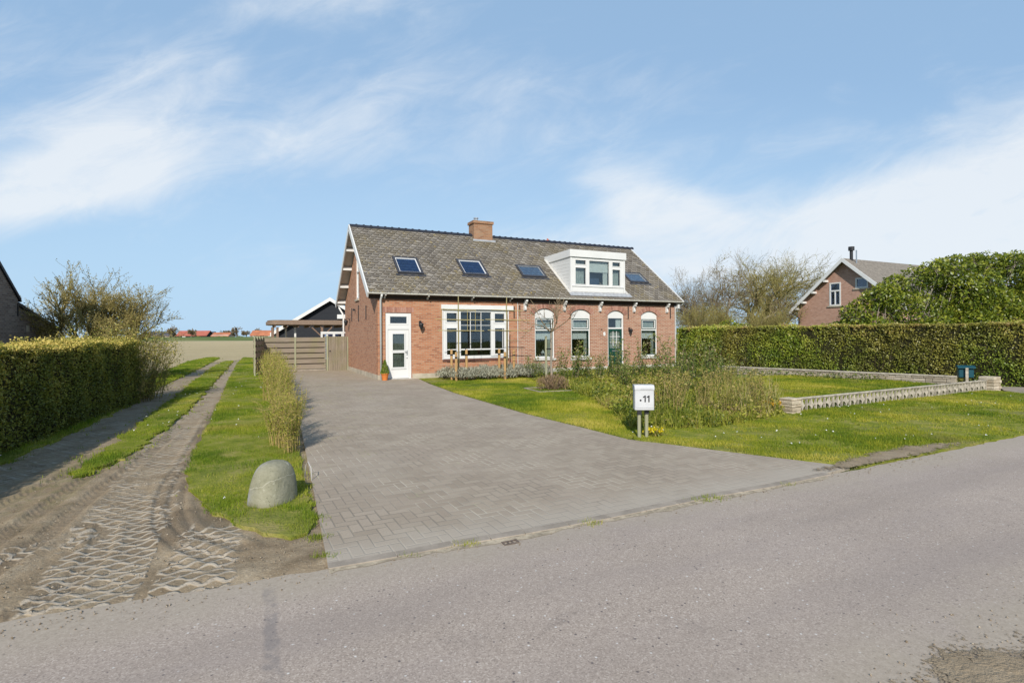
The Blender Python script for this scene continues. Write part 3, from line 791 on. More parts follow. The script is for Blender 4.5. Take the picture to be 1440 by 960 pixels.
# ---- dirt track with grass pavers
def curve(pts, step=.3):
    pts = [np.array(p) for p in pts]; out = []
    for i in range(len(pts)-1):
        p0 = pts[max(i-1, 0)]; p1 = pts[i]; p2 = pts[i+1]; p3 = pts[min(i+2, len(pts)-1)]
        n_ = max(2, int(np.linalg.norm(p2-p1)/step))
        for k in range(n_):
            t = k/n_; out.append(.5*((2*p1)+(-p0+p2)*t+(2*p0-5*p1+4*p2-p3)*t*t+(-p0+3*p1-3*p2+p3)*t**3))
    out.append(pts[-1]); return np.array(out)
rutR = curve([G(*q) for q in [(105, 885), (125, 860), (150, 800), (172, 745), (196, 700), (218, 655), (240, 618), (268, 585), (292, 556), (308, 536), (322, 520), (336, 506), (352, 499)]])
rutL = curve([G(*q) for q in [(-190, 760), (-60, 700), (20, 662), (85, 634), (135, 608), (180, 583), (215, 561), (252, 540), (285, 521), (312, 507), (338, 499)]])
pat2 = curve([G(*q) for q in [(235, 880), (258, 850), (280, 800), (296, 760), (300, 745)]])
pat3 = curve([G(*q) for q in [(-60, 805), (60, 772), (120, 755)]])
def near(P, line):
    best = np.full(len(P), 1e9); al = np.zeros(len(P)); ac = np.zeros(len(P)); s = 0
    for a_, b_ in zip(line[:-1], line[1:]):
        d_ = b_-a_; L_ = np.linalg.norm(d_); d_ = d_/L_; r_ = P-a_
        t = np.clip(r_@d_, 0, L_); c_ = r_-t[:, None]*d_; dist = np.hypot(c_[:, 0], c_[:, 1]); m_ = dist < best
        best[m_] = dist[m_]; al[m_] = s+t[m_]; ac[m_] = (d_[0]*r_[:, 1]-d_[1]*r_[:, 0])[m_]; s += L_
    return best, al, ac
Ys = 2.6*np.exp(np.arange(0, 372)*.0078); As = np.arange(-1.12, -.22, .0026)
AA, YY = np.meshgrid(As, Ys); XX = AA*YY
P_ = np.c_[XX.ravel(), YY.ravel()]
dR, aR, cR = near(P_, rutR); dL, aL, cL = near(P_, rutL); d2, a2, c2 = near(P_, pat2); d3, a3, c3 = near(P_, pat3)
ss = lambda x, a_, b_: (lambda t: t*t*(3-2*t))(np.clip((x-a_)/(b_-a_), 0, 1))
pav = np.maximum.reduce([ss(dR, .48, .30)*np.interp(P_[:, 1], [3, 4.9, 5.6, 7, 8, 12], [1.0, .98, .68, .58, .66, .70]), ss(dL, .5, .3)*.60, ss(d2, .34, .2)*.85, ss(d3, .28, .12)*.62])
pav = pav*ss(np.where(d2 < .6, np.abs(dR-d2), 1), .0, .12)*ss(np.where(d3 < .6, np.abs(np.minimum(dR, d2)-d3), 1), 0, .12)
w2 = (d2 < .45) & (d2 < dR); w3 = (d3 < .4) & (d3 < dR) & ~w2; wL = (dL < dR) & ~w2 & ~w3
U_ = np.where(w2, c2, np.where(w3, c3, np.where(wL, cL, cR))); V_ = np.where(w2, a2, np.where(w3, a3, np.where(wL, aL, aR)))
# height: ruts slightly lower, shoulders higher, tyre marks
zz = .022+.018*(vnoise(P_, 2.3, 1)-.5)+.010*(vnoise(P_, 9, 2)-.5)+.006*(vnoise(P_, 24, 6)-.5)
zz += -.012*ss(np.minimum(dR, dL), .45, .1)
dark = np.zeros(len(P_))
tyres = [[(-40, 790), (40, 735), (100, 690), (160, 650), (235, 600)], [(-40, 830), (60, 760), (130, 700), (190, 655), (250, 605)], [(-60, 745), (30, 700), (90, 672), (150, 640), (210, 606)],
         [(-30, 890), (70, 845), (130, 790), (150, 740)], [(300, 580), (268, 640), (235, 690), (235, 750), (300, 790)], [(310, 570), (285, 630), (252, 690), (258, 745), (340, 775)]]
for t_ in tyres:
    d_, al_, ac_ = near(P_, curve([G(*q) for q in t_], .15))
    inside = ss(d_, .11, .06)
    tread = .5+.5*np.sin(al_*75+np.abs(ac_)*40)
    zz += inside*(-.012+.012*tread)+ss(d_, .20, .13)*(1-inside)*.012
    dark = np.maximum(dark, inside*(.35+.5*(1-tread))*(.4+.9*vnoise(P_, 1.2, 12)))
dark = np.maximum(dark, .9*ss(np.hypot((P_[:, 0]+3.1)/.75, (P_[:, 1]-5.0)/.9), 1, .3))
yr = -P_[:, 0]*rs+P_[:, 1]*rc                              # distance across the road
rd = yr-4.36+.10*(vnoise(P_, 1.8, 21)-.5)
zz = np.where(rd < 0, .037+rd*.12, np.minimum(zz+.020*ss(rd, .35, 0), .048))
outside = in_poly(P_, fieldp)
zz = np.where(rd < 0, zz, np.maximum(zz, .005))
zz = np.where(outside, -.03, zz)
green = ss(np.minimum(dR, dL), .45, .8)*ss(P_[:, 1], 4.6, 7.5)*.9+.35*ss(P_[:, 1], 4.2, 6)*ss(dR, .5, .7)
nyy, nxx = AA.shape; idx = np.arange(nyy*nxx).reshape(nyy, nxx)
fc = np.stack([idx[:-1, :-1], idx[:-1, 1:], idx[1:, 1:], idx[1:, :-1]], -1).reshape(-1, 4)
keep = (rd[fc].max(1) > -.12) & ~outside[fc].all(1)
tag(np_mesh('dirt_track', np.c_[P_, zz], fc[keep], M['dirt'], smooth=True, uvs=np.c_[U_, V_], vattr={'pav': pav, 'dark': dark, 'green': np.clip(green, 0, 1)}), kind='structure')

# ---- grass areas: raised turf with blades
vergeL_px = [(343, 503), (360, 504), (372, 512), (398, 538), (404, 560), (409, 590), (418, 640), (428, 690), (440, 735), (436, 757), (408, 764), (370, 757), (335, 742), (298, 722), (272, 700), (262, 682), (268, 655), (282, 625), (300, 590), (312, 560), (322, 535), (333, 513)]
mid_px = [(318, 508), (328, 508), (310, 528), (288, 552), (262, 580), (232, 606), (205, 626), (170, 650), (128, 668), (100, 676), (112, 660), (148, 636), (180, 612), (212, 588), (248, 560), (278, 534), (300, 517)]
side_px = [(-80, 705), (-60, 672), (0, 645), (80, 612), (150, 580), (200, 556), (212, 530), (238, 522), (262, 510), (292, 503), (309, 504), (290, 514), (262, 528), (232, 542), (200, 560), (160, 582), (112, 606), (60, 630), (0, 656)]
vergeR_px = [(893, 623), (880, 600), (920, 606), (1000, 606), (1098, 588), (1140, 578), (1240, 561), (1330, 553), (1380, 551), (1402, 552), (1500, 556), (1560, 575), (1500, 600), (1440, 614), (1360, 630), (1300, 642), (1250, 652), (1205, 659), (1130, 652), (1050, 642), (950, 629)]
lawn_px = [(606, 541), (660, 534), (735, 528), (790, 545), (830, 560), (872, 588), (884, 604), (888, 622), (820, 604.5), (740, 584.5), (690, 569.5), (640, 554.5)]
lawnR_px = [(1095, 586), (1060, 560), (1040, 534), (1100, 530), (1180, 531), (1250, 536.5), (1300, 541), (1340, 544), (1360, 546), (1240, 559), (1140, 576)]
verge_l = jitter_poly([G(*q) for q in vergeL_px], .12, .022, rng); mid = jitter_poly([G(*q) for q in mid_px], .15, .05, rng); side = jitter_poly([G(*q) for q in side_px], .2, .035, rng)
verge_r = jitter_poly([G(*q) for q in vergeR_px], .15, .012, rng); lawn = jitter_poly([G(*q) for q in lawn_px], .2, .01, rng); lawn2 = jitter_poly([G(*q) for q in lawnR_px], .3, .01, rng)
for nm, pl in (('grass_verge', verge_l), ('grass_strip', mid), ('hedge_verge', side), ('road_verge', verge_r), ('lawn', lawn), ('back_lawn', lawn2)):
    sheet(nm, pl, .058 if nm != 'road_verge' else .056, M['turf'], depth=.07)
gardenp = [G(*q) for q in [(606, 540), (735, 527), (790, 546), (830, 561), (872, 589), (884, 605), (920, 607), (1000, 607), (1100, 587), (1060, 560), (1040, 540), (1020, 525)]]+[HP(15.3, -.02)[:2], HP(1.6, -.02)[:2]]
sheet('garden_soil', gardenp, .045, M['turf'], depth=.03)

def grassblades(name, poly, m, dens, h, w, fall=7, thin=None, z=.056, stray=0):
    P = scatter(poly, dens, rng, fall)
    hv = np.clip(.55+.9*vnoise(P, .9, 31), .35, 1.4)
    if thin is not None:
        k = rng.random(len(P)) < thin(P); P = P[k]; hv = hv[k]
    if stray:
        k = rng.random(len(P)) < .22; P = np.concatenate([P, P[k]+rng.normal(size=(k.sum(), 2))*stray]); hv = np.concatenate([hv, hv[k]*.8])
    o = blades(name, P, m, rng, h, w, z, 3, .8, hv); tag(o, kind='stuff')
    return o
bare = lambda P: np.clip(1.2-2.2*np.clip(.6*vnoise(P, 1.3, 17)+.4*vnoise(P, 4.1, 18)-.42, 0, 1)*2, .10, 1)
tag(grassblades('verge_grass', verge_l, M['grass2'], 2600, .036, .008, 7, bare, .05, .07), 'rough green grass on the strip between dirt track and driveway', 'grass')
tag(grassblades('track_grass', mid, M['grass2'], 1900, .036, .009, 8, bare, .046, .17), 'grass growing on the hump between the two wheel ruts', 'grass')
tag(grassblades('hedge_grass', side, M['grass2'], 1600, .06, .010, 8, bare, .046, .14), 'shaded grass along the foot of the left hedge', 'grass')
def edge_thin(P):
    d = -P[:, 0]*rs+P[:, 1]*rc-4.4
    return (1-.93*np.clip(pdist(P, earth)/.15+.5, 0, 1))*bare(P)*np.clip((d+.25*vnoise(P, 1.5, 44))/.35, .05, 1)
tag(grassblades('roadside_grass', verge_r, M['grass'], 1800, .033, .010, 9, edge_thin), 'sunlit yellowish grass on the road verge before the concrete screen wall', 'grass')
tag(grassblades('lawn_grass', lawn, M['grass'], 1300, .034, .011, 11), 'short mown front lawn beside the driveway', 'grass')
tag(grassblades('back_lawn_grass', lawn2, M['grass'], 900, .045, .014, 14), 'lawn behind the concrete screen wall', 'grass')
# weeds in the kerb seam and the driveway edge
Pk = []
for px_, py_, n_, s_ in [(1000, 706, 60, .09), (985, 709, 40, .08), (830, 742, 45, .07), (650, 772, 50, .07), (660, 770, 40, .05), (575, 788, 20, .04), (448, 762, 120, .06), (443, 735, 80, .05), (455, 790, 60, .05), (437, 715, 60, .04), (433, 688, 50, .04), (1105, 687, 20, .06)]:
    c_ = np.array(G(px_, py_)); Pk.append(c_+rng.normal(size=(n_, 2))*s_*np.array([1, .45]))
tag(blades('kerb_weeds', np.concatenate(Pk), M['grass2'], rng, .03, .006, .045, 2), 'sparse weeds sprouting in the kerb seam and paving edge', 'weeds', kind='stuff')
# loose grit and crumbs
def grit(name, P, z, smin, smax, m, label):
    n = len(P); r = np.random.default_rng(3); sz = smin+(smax-smin)*r.random(n)**3
    o8 = np.array([[1, 0, 0], [-1, 0, 0], [0, 1, 0], [0, -1, 0], [0, 0, .7], [0, 0, -.7]], float)
    V = np.c_[P, np.full(n, z)][:, None]+o8[None]*sz[:, None, None]*r.uniform(.6, 1.3, (n, 6, 1))
    q = np.array([[0, 2, 4], [2, 1, 4], [1, 3, 4], [3, 0, 4], [2, 0, 5], [1, 2, 5], [3, 1, 5], [0, 3, 5]])
    F_ = (np.arange(n)[:, None, None]*6+q[None]).reshape(-1, 3)
    return tag(np_mesh(name, V.reshape(-1, 3), F_, m, None, np.repeat(r.random(n), 8)), label, 'grit', kind='stuff')
gp = []
tt_ = rng.uniform(-7, 9, 2600); off = np.abs(rng.normal(size=2600))*.16
gp.append(np.c_[tt_*rc-(4.28-off)*rs, tt_*rs+(4.28-off)*rc])
tt_ = rng.uniform(-3, 8, 2400); off = np.abs(rng.normal(size=2400))*.28-.15
gp.append(np.c_[tt_*rc-(1.40+off)*rs, tt_*rs+(1.40+off)*rc])
gmat = stone_mat('grit', (.16, .115, .07), (.46, .39, .30), (.26, .20, .14))
grit('loose_grit', np.concatenate(gp), .046, .002, .010, gmat, 'loose grit and soil crumbs along both edges of the asphalt')
tt_ = rng.uniform(-7, 0.5, 5200); yy_ = 4.4+np.abs(rng.normal(size=5200))*1.6
pp_ = np.c_[tt_*rc-yy_*rs, tt_*rs+yy_*rc]; pp_ = pp_[(pp_[:, 0] < -1.45-.42*(pp_[:, 1]-4)) & ~in_poly(pp_, verge_l)]
grit('track_grit', pp_, .036, .003, .012, gmat, 'pebbles and soil crumbs scattered over the dirt track')
# daisies
Pd = np.concatenate([scatter(verge_r, 1.6, rng, 20), scatter(verge_l, .9, rng, 20), scatter(mid, 2.0, rng, 20), scatter(side, .8, rng, 20)])
Pd = Pd[vnoise(Pd, .8, 71) > .42]
Pd3 = np.repeat(np.c_[Pd, np.full(len(Pd), .105)], 3, 0)+rng.normal(size=(len(Pd)*3, 3))*.005
o = leaves('daisies', Pd3, .02, M['daisy'], None, rng, N=np.tile([[0, -.4, 1.]], (len(Pd3), 1)), aspect=.9, nb=.9)
tag(o, 'tiny white daisies dotted through the grass', 'daisies', kind='stuff')

# ================================================================= the house
HE = thing('farmhouse', (HX, HY, 0), 'long red brick farmhouse with slate roof, white roof box and white trimmed windows', 'house', TH)
LEN, DEP, EH, RH = 15.28, 8.07, 3.44, 6.84
w0r, h0r = -.27, 3.47                                   # eave line of the roof surface
SL = (RH-h0r)/(DEP/2-w0r); PIT = math.atan(SL)
def RHt(w): return h0r+(w-w0r)*SL
seam_u = 6.16
# --- walls
big = rect(2.69, 5.68, .78, 2.87)
mb = MB(); mb.ext([(0, 0), (.30, 0), (.30, 2.70), (1.35, 2.70), (1.35, 0), (seam_u, 0), (seam_u, 3.56), (0, 3.56)], 0, .3, 'xz', [big])
mb.build('wall', M['brick_left'], HE)['label'] = 'orange red brick front wall with the white door and wide window'
A1, A2, A3 = (7.03, 8.07, .72, 2.78, 2.99), (8.96, 10.05, .70, 2.76, 2.98), (13.09, 14.14, .67, 2.74, 2.95)
D2 = (11.05, 12.03)
dh = [(D2[0], .2)]+[(D2[1], .2)]+arch(D2[0], D2[1], .2, 2.75, 2.96)[2:]
mb = MB(); mb.ext([(seam_u, 0), (LEN, 0), (LEN, 3.56), (seam_u, 3.56)], .006, .3, 'xz', [arch(*A1), arch(*A2), arch(*A3), dh])
mb.build('wall', M['brick_right'], HE)['label'] = 'pinkish brick front wall with arched windows and the green door'
gw = rect(3.99, 4.80, 3.50, 5.40)
mb = MB(); mb.ext([(.3, 0), (DEP, 0), (DEP, 3.50), (DEP/2, 6.70), (.3, 3.82)], 0, .28, 'yz', [gw])
mb.build('gable_wall', M['brick_gable'], HE)['label'] = 'brown brick gable wall facing the dirt track'
mb = MB(); mb.ext([(.3, 0), (DEP, 0), (DEP, 3.50), (DEP/2, 6.70), (.3, 3.82)], LEN-.28, LEN, 'yz'); mb.build('gable_wall', M['brick_gable'], HE)
mb = MB(); mb.box(.28, LEN-.28, DEP-.28, DEP, 0, 3.5); mb.build('rear_wall', M['brick_gable'], HE)
# interior seen through the glass
mb = MB(); mb.box(.3, LEN-.3, 2.6, 2.66, .1, 3.4); mb.box(.3, LEN-.3, .32, 2.6, .06, .1); mb.box(.3, LEN-.3, .31, 3.2, 3.40, 3.43)
for x in (1.9, 6.1, 8.5, 10.6, 12.6): mb.box(x-.04, x+.04, .32, 2.6, .1, 3.4)
mb.build('interior', M['dark'], HE)
# plinths
mb = MB(); mb.box(-.0, .28, -.02, -.001, 0, .24); mb.box(1.37, seam_u, -.02, -.001, 0, .24); mb.box(-.02, -.001, -.02, DEP, 0, .24)
mb.build('plinth', M['plinth'], HE)
mb = MB(); mb.box(seam_u+.01, D2[0]-.02, -.02, .004, 0, .25); mb.box(D2[1]+.02, LEN, -.02, .004, 0, .25); mb.build('plinth', M['white_dull'], HE)
# brick arches over the openings
def ring(a, name='brick_arch'):
    a0, a1, b0, sp, ap = a
    c = (a0+a1)/2; hw = (a1-a0)/2; rise = ap-sp; rad = (hw*hw+rise*rise)/(2*rise); cy = ap-rad; t0 = math.asin(hw/rad)*1.12
    mb = MB(); n = 17
    for i in range(n):
        ta = -t0+2*t0*i/n+.004; tb = -t0+2*t0*(i+1)/n-.004
        q = [(c+r_*math.sin(t), cy+r_*math.cos(t)) for r_, t in ((rad+.005, ta), (rad+.005, tb), (rad+.22, tb), (rad+.22, ta))]
        mb.tc = random.random(); mb.ext(q, -.006, .05, 'xz')
    return mb.build(name, M['voussoir'], HE, tint=True)
def vous():
    m, g, b = material('arch_bricks', .9, .15)
    col = g.ramp(g.attr('tint'), [(0, (.22, .09, .065)), (.5, (.34, .16, .115)), (1, (.40, .22, .165))])
    col = g.mix(g.sstep(g.noise(g.obj(), 30, 4), .4, .7, 0, .4), col, (.45, .35, .28)); g.put(b.inputs['Base Color'], col); return m
M['voussoir'] = vous()
for a_ in (A1, A2, A3, (D2[0], D2[1], .2, 2.75, 2.96)): ring(a_)
mb = MB()                                             # soldier course over the left door
for i in range(16):
    x = .20+i*.0785; mb.tc = random.random(); mb.box(x, x+.069, -.005, .05, 2.712, 2.93)
mb.build('brick_lintel', M['voussoir'], HE, tint=True)
# thin pale seam and downpipe at the joint of the two fronts
mb = MB(); mb.box(seam_u-.02, seam_u+.02, -.006, -.001, .25, 3.35); mb.build('wall_joint', M['white_dull'], HE)

def glaze(parent, a0, a1, b0, b1, w, mat='glass'):
    mb = MB(); mb.box(a0, a1, w, w+.008, b0, b1); return mb.build('pane', M[mat], parent)
def bars(mb, a0, a1, b0, b1, t, w_0, w_1): mb.ext(rect(a0, a1, b0, b1), w_0, w_1, 'xz', [rect(a0+t, a1-t, b0+t, b1-t)])
def curtain(parent, a0, a1, b0, b1, w, scallop=0, folds=9, gather=.02):
    n = 60; vs = []; fs = []
    for i in range(n+1):
        x = a0+(a1-a0)*i/n; y = w+gather*math.sin(i/n*folds*2*PI)
        lo = b0+(scallop*abs(math.sin(i/n*PI*7)) if scallop else 0)
        vs += [(x, y, lo), (x, y, b1)]
    for i in range(n): fs.append((2*i, 2*i+2, 2*i+3, 2*i+1))
    mb = MB(); mb.add(vs, fs); return mb.build('curtain', M['curtain'], parent, smooth=True)

# --- left door
dr = MB(); dr.ext([(.31, .07), (.40, .07), (.40, 2.04), (1.25, 2.04), (1.25, .07), (1.34, .07), (1.34, 2.69), (.31, 2.69)], .03, .13, 'xz', [rect(.42, 1.23, 2.22, 2.60)])
fr = dr.build('door_frame', M['white'], HE)
mb = MB(); mb.ext(rect(.42, 1.23, 2.22, 2.60), .02, .06, 'xz', [rect(.49, 1.16, 2.28, 2.55)]); mb.build('sash', M['white'], fr)
glaze(fr, .48, 1.17, 2.27, 2.56, .05)
mb = MB(); mb.box(.30, 1.35, -.06, .16, 0, .068); mb.build('threshold', M['white_dull'], HE)
dl = MB(); dl.ext(rect(.405, 1.245, .08, 2.03), .055, .105, 'xz', [rect(.59, 1.07, 1.20, 1.86), rect(.59, 1.07, .52, 1.10)])
door = dl.build('door', M['white'], HE)
mb = MB()
for b0, b1 in ((1.16, 1.90), (.48, 1.14)): bars(mb, .55, 1.11, b0, b1, .045, .035, .054)
mb.box(.52, 1.14, .03, .054, .445, .475); mb.build('moulding', M['white'], door)
glaze(door, .585, 1.075, 1.195, 1.865, .075); glaze(door, .585, 1.075, .515, 1.105, .075)
for b0, b1 in ((1.195, 1.865), (.515, 1.105)): curtain(door, .585, 1.075, b0, b1, .115, 0, 5, .006).data.materials[0] = plain('door_net', (.13, .135, .12), .9, .1, var=.25, scale=5)
mb = MB(); mb.box(1.155, 1.195, .04, .054, 1.0, 1.20); mb.tube([(1.175, .05, 1.13), (1.175, .005, 1.13), (1.08, .002, 1.13)], .012, 8); mb.build('handle', M['steel'], door)
mb = MB(); mb.box(1.16, 1.19, .045, .054, .86, .90); mb.build('lock', M['black'], door)

# --- wide window with roller shutter box
wf = MB()
wf.ext(rect(2.70, 5.67, .80, 2.86), .02, .12, 'xz', [rect(2.80, 3.36, .92, 2.78), rect(3.48, 4.88, .92, 2.78), rect(5.0, 5.57, .92, 2.78)])
win = wf.build('window', M['white'], HE); win['label'] = 'wide three-part window of the orange front wall'
mb = MB()
for a0, a1 in ((2.805, 3.355), (5.005, 5.565)):
    mb.box(a0, a1, .03, .10, 2.14, 2.30)
    bars(mb, a0, a1, .925, 2.139, .055, .012, .07); bars(mb, a0, a1, 2.301, 2.775, .05, .012, .07)
    mb.box(a0+.055, a1-.055, .045, .075, 1.17, 1.205)
mb.box(3.482, 4.878, .035, .085, 1.16, 1.215)
for x in (3.93, 4.42): mb.box(x-.011, x+.011, .045, .075, 1.215, 2.775)
mb.box(3.482, 4.878, .048, .072, 2.20, 2.218)
mb.box(5.44, 5.462, .045, .072, 1.205, 2.08)
mb.build('glazing_bars', M['white'], win)
for a0, a1 in ((2.80, 3.36), (3.48, 4.88), (5.0, 5.57)): glaze(win, a0, a1, .92, 2.78, .085)
mb = MB(); mb.box(2.60, 5.93, -.085, .012, 2.875, 3.07, bev=.012); mb.build('shutter_box', M['white'], HE)
mb = MB(); mb.box(2.66, 5.71, -.035, .018, .70, .776); mb.build('window_sill', plain('dark_sill', (.13, .06, .045), .8), HE)
for x0, x1 in ((2.655, 2.69), (5.68, 5.72)): mb = MB(); mb.box(x0, x1, -.015, .05, .78, 2.87); mb.build('window_trim', M['white'], HE)

# --- arched windows
def archwin(a, label):
    a0, a1, b0, sp, ap = a
    mb = MB(); mb.ext(arch(a0+.005, a1-.005, b0+.005, sp-.004, ap-.006), .07, .15, 'xz', [rect(a0+.07, a1-.07, b0+.09, 1.98), rect(a0+.07, a1-.07, 2.05, 2.55)])
    wi = mb.build('window', M['white'], HE); wi['label'] = label
    mb = MB(); bars(mb, a0+.072, a1-.072, 2.052, 2.548, .035, .055, .11); bars(mb, a0+.072, a1-.072, b0+.092, 1.978, .028, .08, .11); s_ = mb.build('sash', M['green'], wi)
    mb = MB(); bars(mb, a0+.108, a1-.108, 2.088, 2.512, .035, .062, .105); mb.build('inner_sash', M['white'], wi)
    glaze(wi, a0+.07, a1-.07, 2.05, 2.55, .115); glaze(wi, a0+.07, a1-.07, b0+.09, 1.98, .12)
    curtain(wi, a0+.1, a1-.1, 1.54, 1.99, .22, .06, 14, .012); curtain(wi, a0+.1, a1-.1, 2.06, 2.54, .2, 0, 10, .01).data.materials[0] = M['net']
    curtain(wi, a1-.24, a1-.07, b0+.05, 1.98, .26, 0, 3, .03).data.materials[0] = M['net']
    mb = MB(); mb.box(a0-.05, a1+.05, -.06, .07, b0-.10, b0, bev=.01); mb.build('window_sill', M['white_dull'], wi)
M['net'] = plain('net_curtain', (.40, .42, .38), .9, .1, var=.2, scale=6)
archwin(A1, 'arched window left of the young bare tree'); archwin(A2, 'arched window left of the green door'); archwin(A3, 'arched window right of the green door')

# --- green door
mb = MB(); mb.ext([(D2[0]+.005, .21), (D2[0]+.075, .21), (D2[0]+.075, 2.06), (D2[1]-.075, 2.06), (D2[1]-.075, .21), (D2[1]-.005, .21)]+arch(D2[0]+.005, D2[1]-.005, .2, 2.745, 2.954)[2:], .07, .16, 'xz', [rect(D2[0]+.075, D2[1]-.075, 2.13, 2.58)])
f2 = mb.build('door_frame', M['white'], HE); glaze(f2, D2[0]+.07, D2[1]-.07, 2.125, 2.585, .12)
curtain(f2, D2[1]-.38, D2[1]-.08, 2.13, 2.58, .19, 0, 4, .01)
mb = MB(); d0, d1 = D2[0]+.08, D2[1]-.08
hole = [(d0+.09, 1.12), (d1-.09, 1.12), (d1-.09, 1.86), (d1-.17, 1.95), (d0+.17, 1.95), (d0+.09, 1.86)]
mb.ext(rect(d0, d1, .22, 2.05), .09, .14, 'xz', [hole]); gd = mb.build('door', M['green'], HE); gd['label'] = 'dark green front door with a barred window'
mb = MB()
for t in (1/3, 2/3): x = d0+.09+(d1-d0-.18)*t; mb.box(x-.013, x+.013, .10, .12, 1.12, 1.95)
for z in (1.40, 1.68): mb.box(d0+.09, d1-.09, .103, .117, z-.013, z+.013)
mb.build('glazing_bars', M['white'], gd); glaze(gd, d0+.085, d1-.085, 1.11, 1.96, .122)
curtain(gd, d0+.09, d1-.09, 1.12, 1.95, .16, 0, 6, .008).data.materials[0] = M['net']
mb = MB(); mb.box(d0+.22, d1-.22, .075, .088, .96, 1.02); mb.build('letter_slot', M['steel'], gd)
mb = MB(); bars(mb, d0+.08, d1-.08, .34, .88, .03, .078, .088); mb.build('panel', M['green'], gd)
mb = MB(); mb.box(D2[0]-.1, D2[1]+.1, -.45, .0, 0, .12, bev=.01); mb.box(D2[0]-.0, D2[1]+.0, -.2, .1, .121, .2); mb.build('doorstep', M['plinth'], HE)

# --- roof: real tiles in staggered courses
def tiles(front=True):
    vs = []; fs = []; tt = []
    tw, tl = .31, .225; Ls = math.hypot(DEP/2-w0r, RH-h0r); rows = int(Ls/tl)
    rr = np.random.default_rng(5 if front else 6)
    for r in range(rows+1):
        s0 = -.03+r*tl
        cs = -.40+(r % 2)*tw/2-.15
        while cs < LEN+.32:
            a0, a1 = max(-.40, cs+.004), min(LEN+.30, cs+tw-.004); cs += tw
            if a1-a0 < .05: continue
            ch = .085; j = rr.normal()*.006
            s1 = min(Ls, s0+tl+.035)
            pts = [(a0, s0+ch+j, .036), (a0+ch, s0+j, .042), (a1-ch, s0+j, .042), (a1, s0+ch+j, .036), (a1, s1, .004), (a0, s1, .004)]
            o = len(vs); vs += pts; fs.append(tuple(range(o, o+6))); tt.append(float(np.clip(rr.normal(.45, .27), 0, 1)))
            vs += [(a0, s0+ch+j, 0), (a0+ch, s0+j, 0), (a1-ch, s0+j, 0), (a1, s0+ch+j, 0)]
            for q in range(3): fs.append((o+6+q, o+7+q, o+1+q, o+q)); tt.append(.1)
    mb = MB(); mb.v = [(u, s, n) for u, s, n in vs]; mb.f = fs; mb.t = tt
    return mb
if True:
    cp, sp_ = math.cos(PIT), math.sin(PIT)
    Mr = Matrix(((1, 0, 0, 0), (0, cp, -sp_, w0r), (0, sp_, cp, h0r), (0, 0, 0, 1)))
    Mb = Matrix(((-1, 0, 0, LEN), (0, -cp, sp_, DEP-w0r), (0, sp_, cp, h0r), (0, 0, 0, 1)))
roof = tiles().build('roof', M['slate'], HE, M=Mr, tint=True)
tiles(False).build('roof', M['slate'], HE, M=Mb, tint=True)['label'] = 'rear slope of the slate roof'
Ls = math.hypot(DEP/2-w0r, RH-h0r)
mb = MB(); mb.box(-.38, LEN+.28, 0, Ls-.01, -.07, -.004); mb.build('roof_boarding', M['white_dull'], HE, M=Mr)
mb = MB(); mb.box(-.28, LEN+.38, 0, Ls-.01, -.07, -.004); mb.build('roof_boarding', M['white_dull'], HE, M=Mb)
mb = MB()                                              # ridge tiles
x = -.40; i = 0
while x < LEN+.28:
    L_ = .33; n = 8
    prof = [(DEP/2+.15*math.sin(t), RH-.045+.12*math.cos(t)) for t in np.linspace(-1.75, 1.75, n)]
    prof2 = [(DEP/2+.165*math.sin(t), RH-.04+.14*math.cos(t)) for t in np.linspace(-1.75, 1.75, n)]
    vs = [(x, *p) for p in prof]+[(x+L_*.8, *p) for p in prof]+[(x+L_*.8, *p) for p in prof2]+[(x+L_*1.02, *p) for p in prof2]
    fs = [(k*n+q, k*n+q+1, (k+1)*n+q+1, (k+1)*n+q) for k in range(3) for q in range(n-1)]
    mb.add(vs, fs); x += L_
mb.build('ridge_cap', M['ridge'], roof)
# bargeboards on both gables and purlin ends
def slopeboard(u0, u1, front, hgt=.24, top=.045):
    mb = MB(); mb.box(u0, u1, -.06, Ls+(.0), -hgt+top, top)
    o = mb.build('bargeboard', M['white'], HE, M=Mr if front else Matrix.Translation((0, DEP, 0)) @ Matrix.Scale(-1, 4, (0, 1, 0)) @ Mr)
    return o
for fr_ in (True, False):
    slopeboard(-.455, -.405, fr_); slopeboard(LEN+.305, LEN+.355, fr_)
for k, wv in enumerate((.9, 2.0, 3.05, 5.0, 6.0, 7.0, 7.95)):
    wq = wv if wv < DEP/2 else DEP-wv; h_ = RHt(wq)-.19
    mb = MB(); mb.box(-.40, -.001, wv-.06, wv+.06, h_-.10, h_+.06); mb.build('purlin_end', M['white'], HE)
# gutter, fascia, brackets, pipes
mb = MB(); mb.box(-.36, LEN+.26, -.26, -.02, EH-.075, EH-.035); mb.box(-.36, LEN+.26, -.045, -.003, EH-.20, EH-.076)
mb.build('eaves_board', plain('eaves_brown', (.06, .04, .03), .8), HE)
mb = MB(); prof = [(-.255, EH+.03), (-.255, EH-.03), (-.285, EH-.033), (-.34, EH-.02), (-.355, EH+.03), (-.345, EH+.03), (-.335, EH-.008), (-.285, EH-.02), (-.268, EH+.03)]
mb.ext(prof, -.42, LEN+.31, 'yz'); mb.build('gutter', M['gutter'], HE)
for u in (6.52, 8.57, 10.57, 12.62, 14.73):
    mb = MB()
    mb.ext([(-.24, 3.36), (-.02, 3.36), (-.02, 2.92), (-.09, 2.90), (-.11, 2.98), (-.07, 3.05), (-.09, 3.14), (-.17, 3.17), (-.20, 3.24), (-.24, 3.27)], u-.045, u+.045, 'yz')
    mb.ext([(-.02, 2.88), (.0, 2.88), (.0, 3.36), (-.02, 3.36)], u-.06, u+.06, 'yz')
    mb.build('scroll_bracket', M['white'], HE)
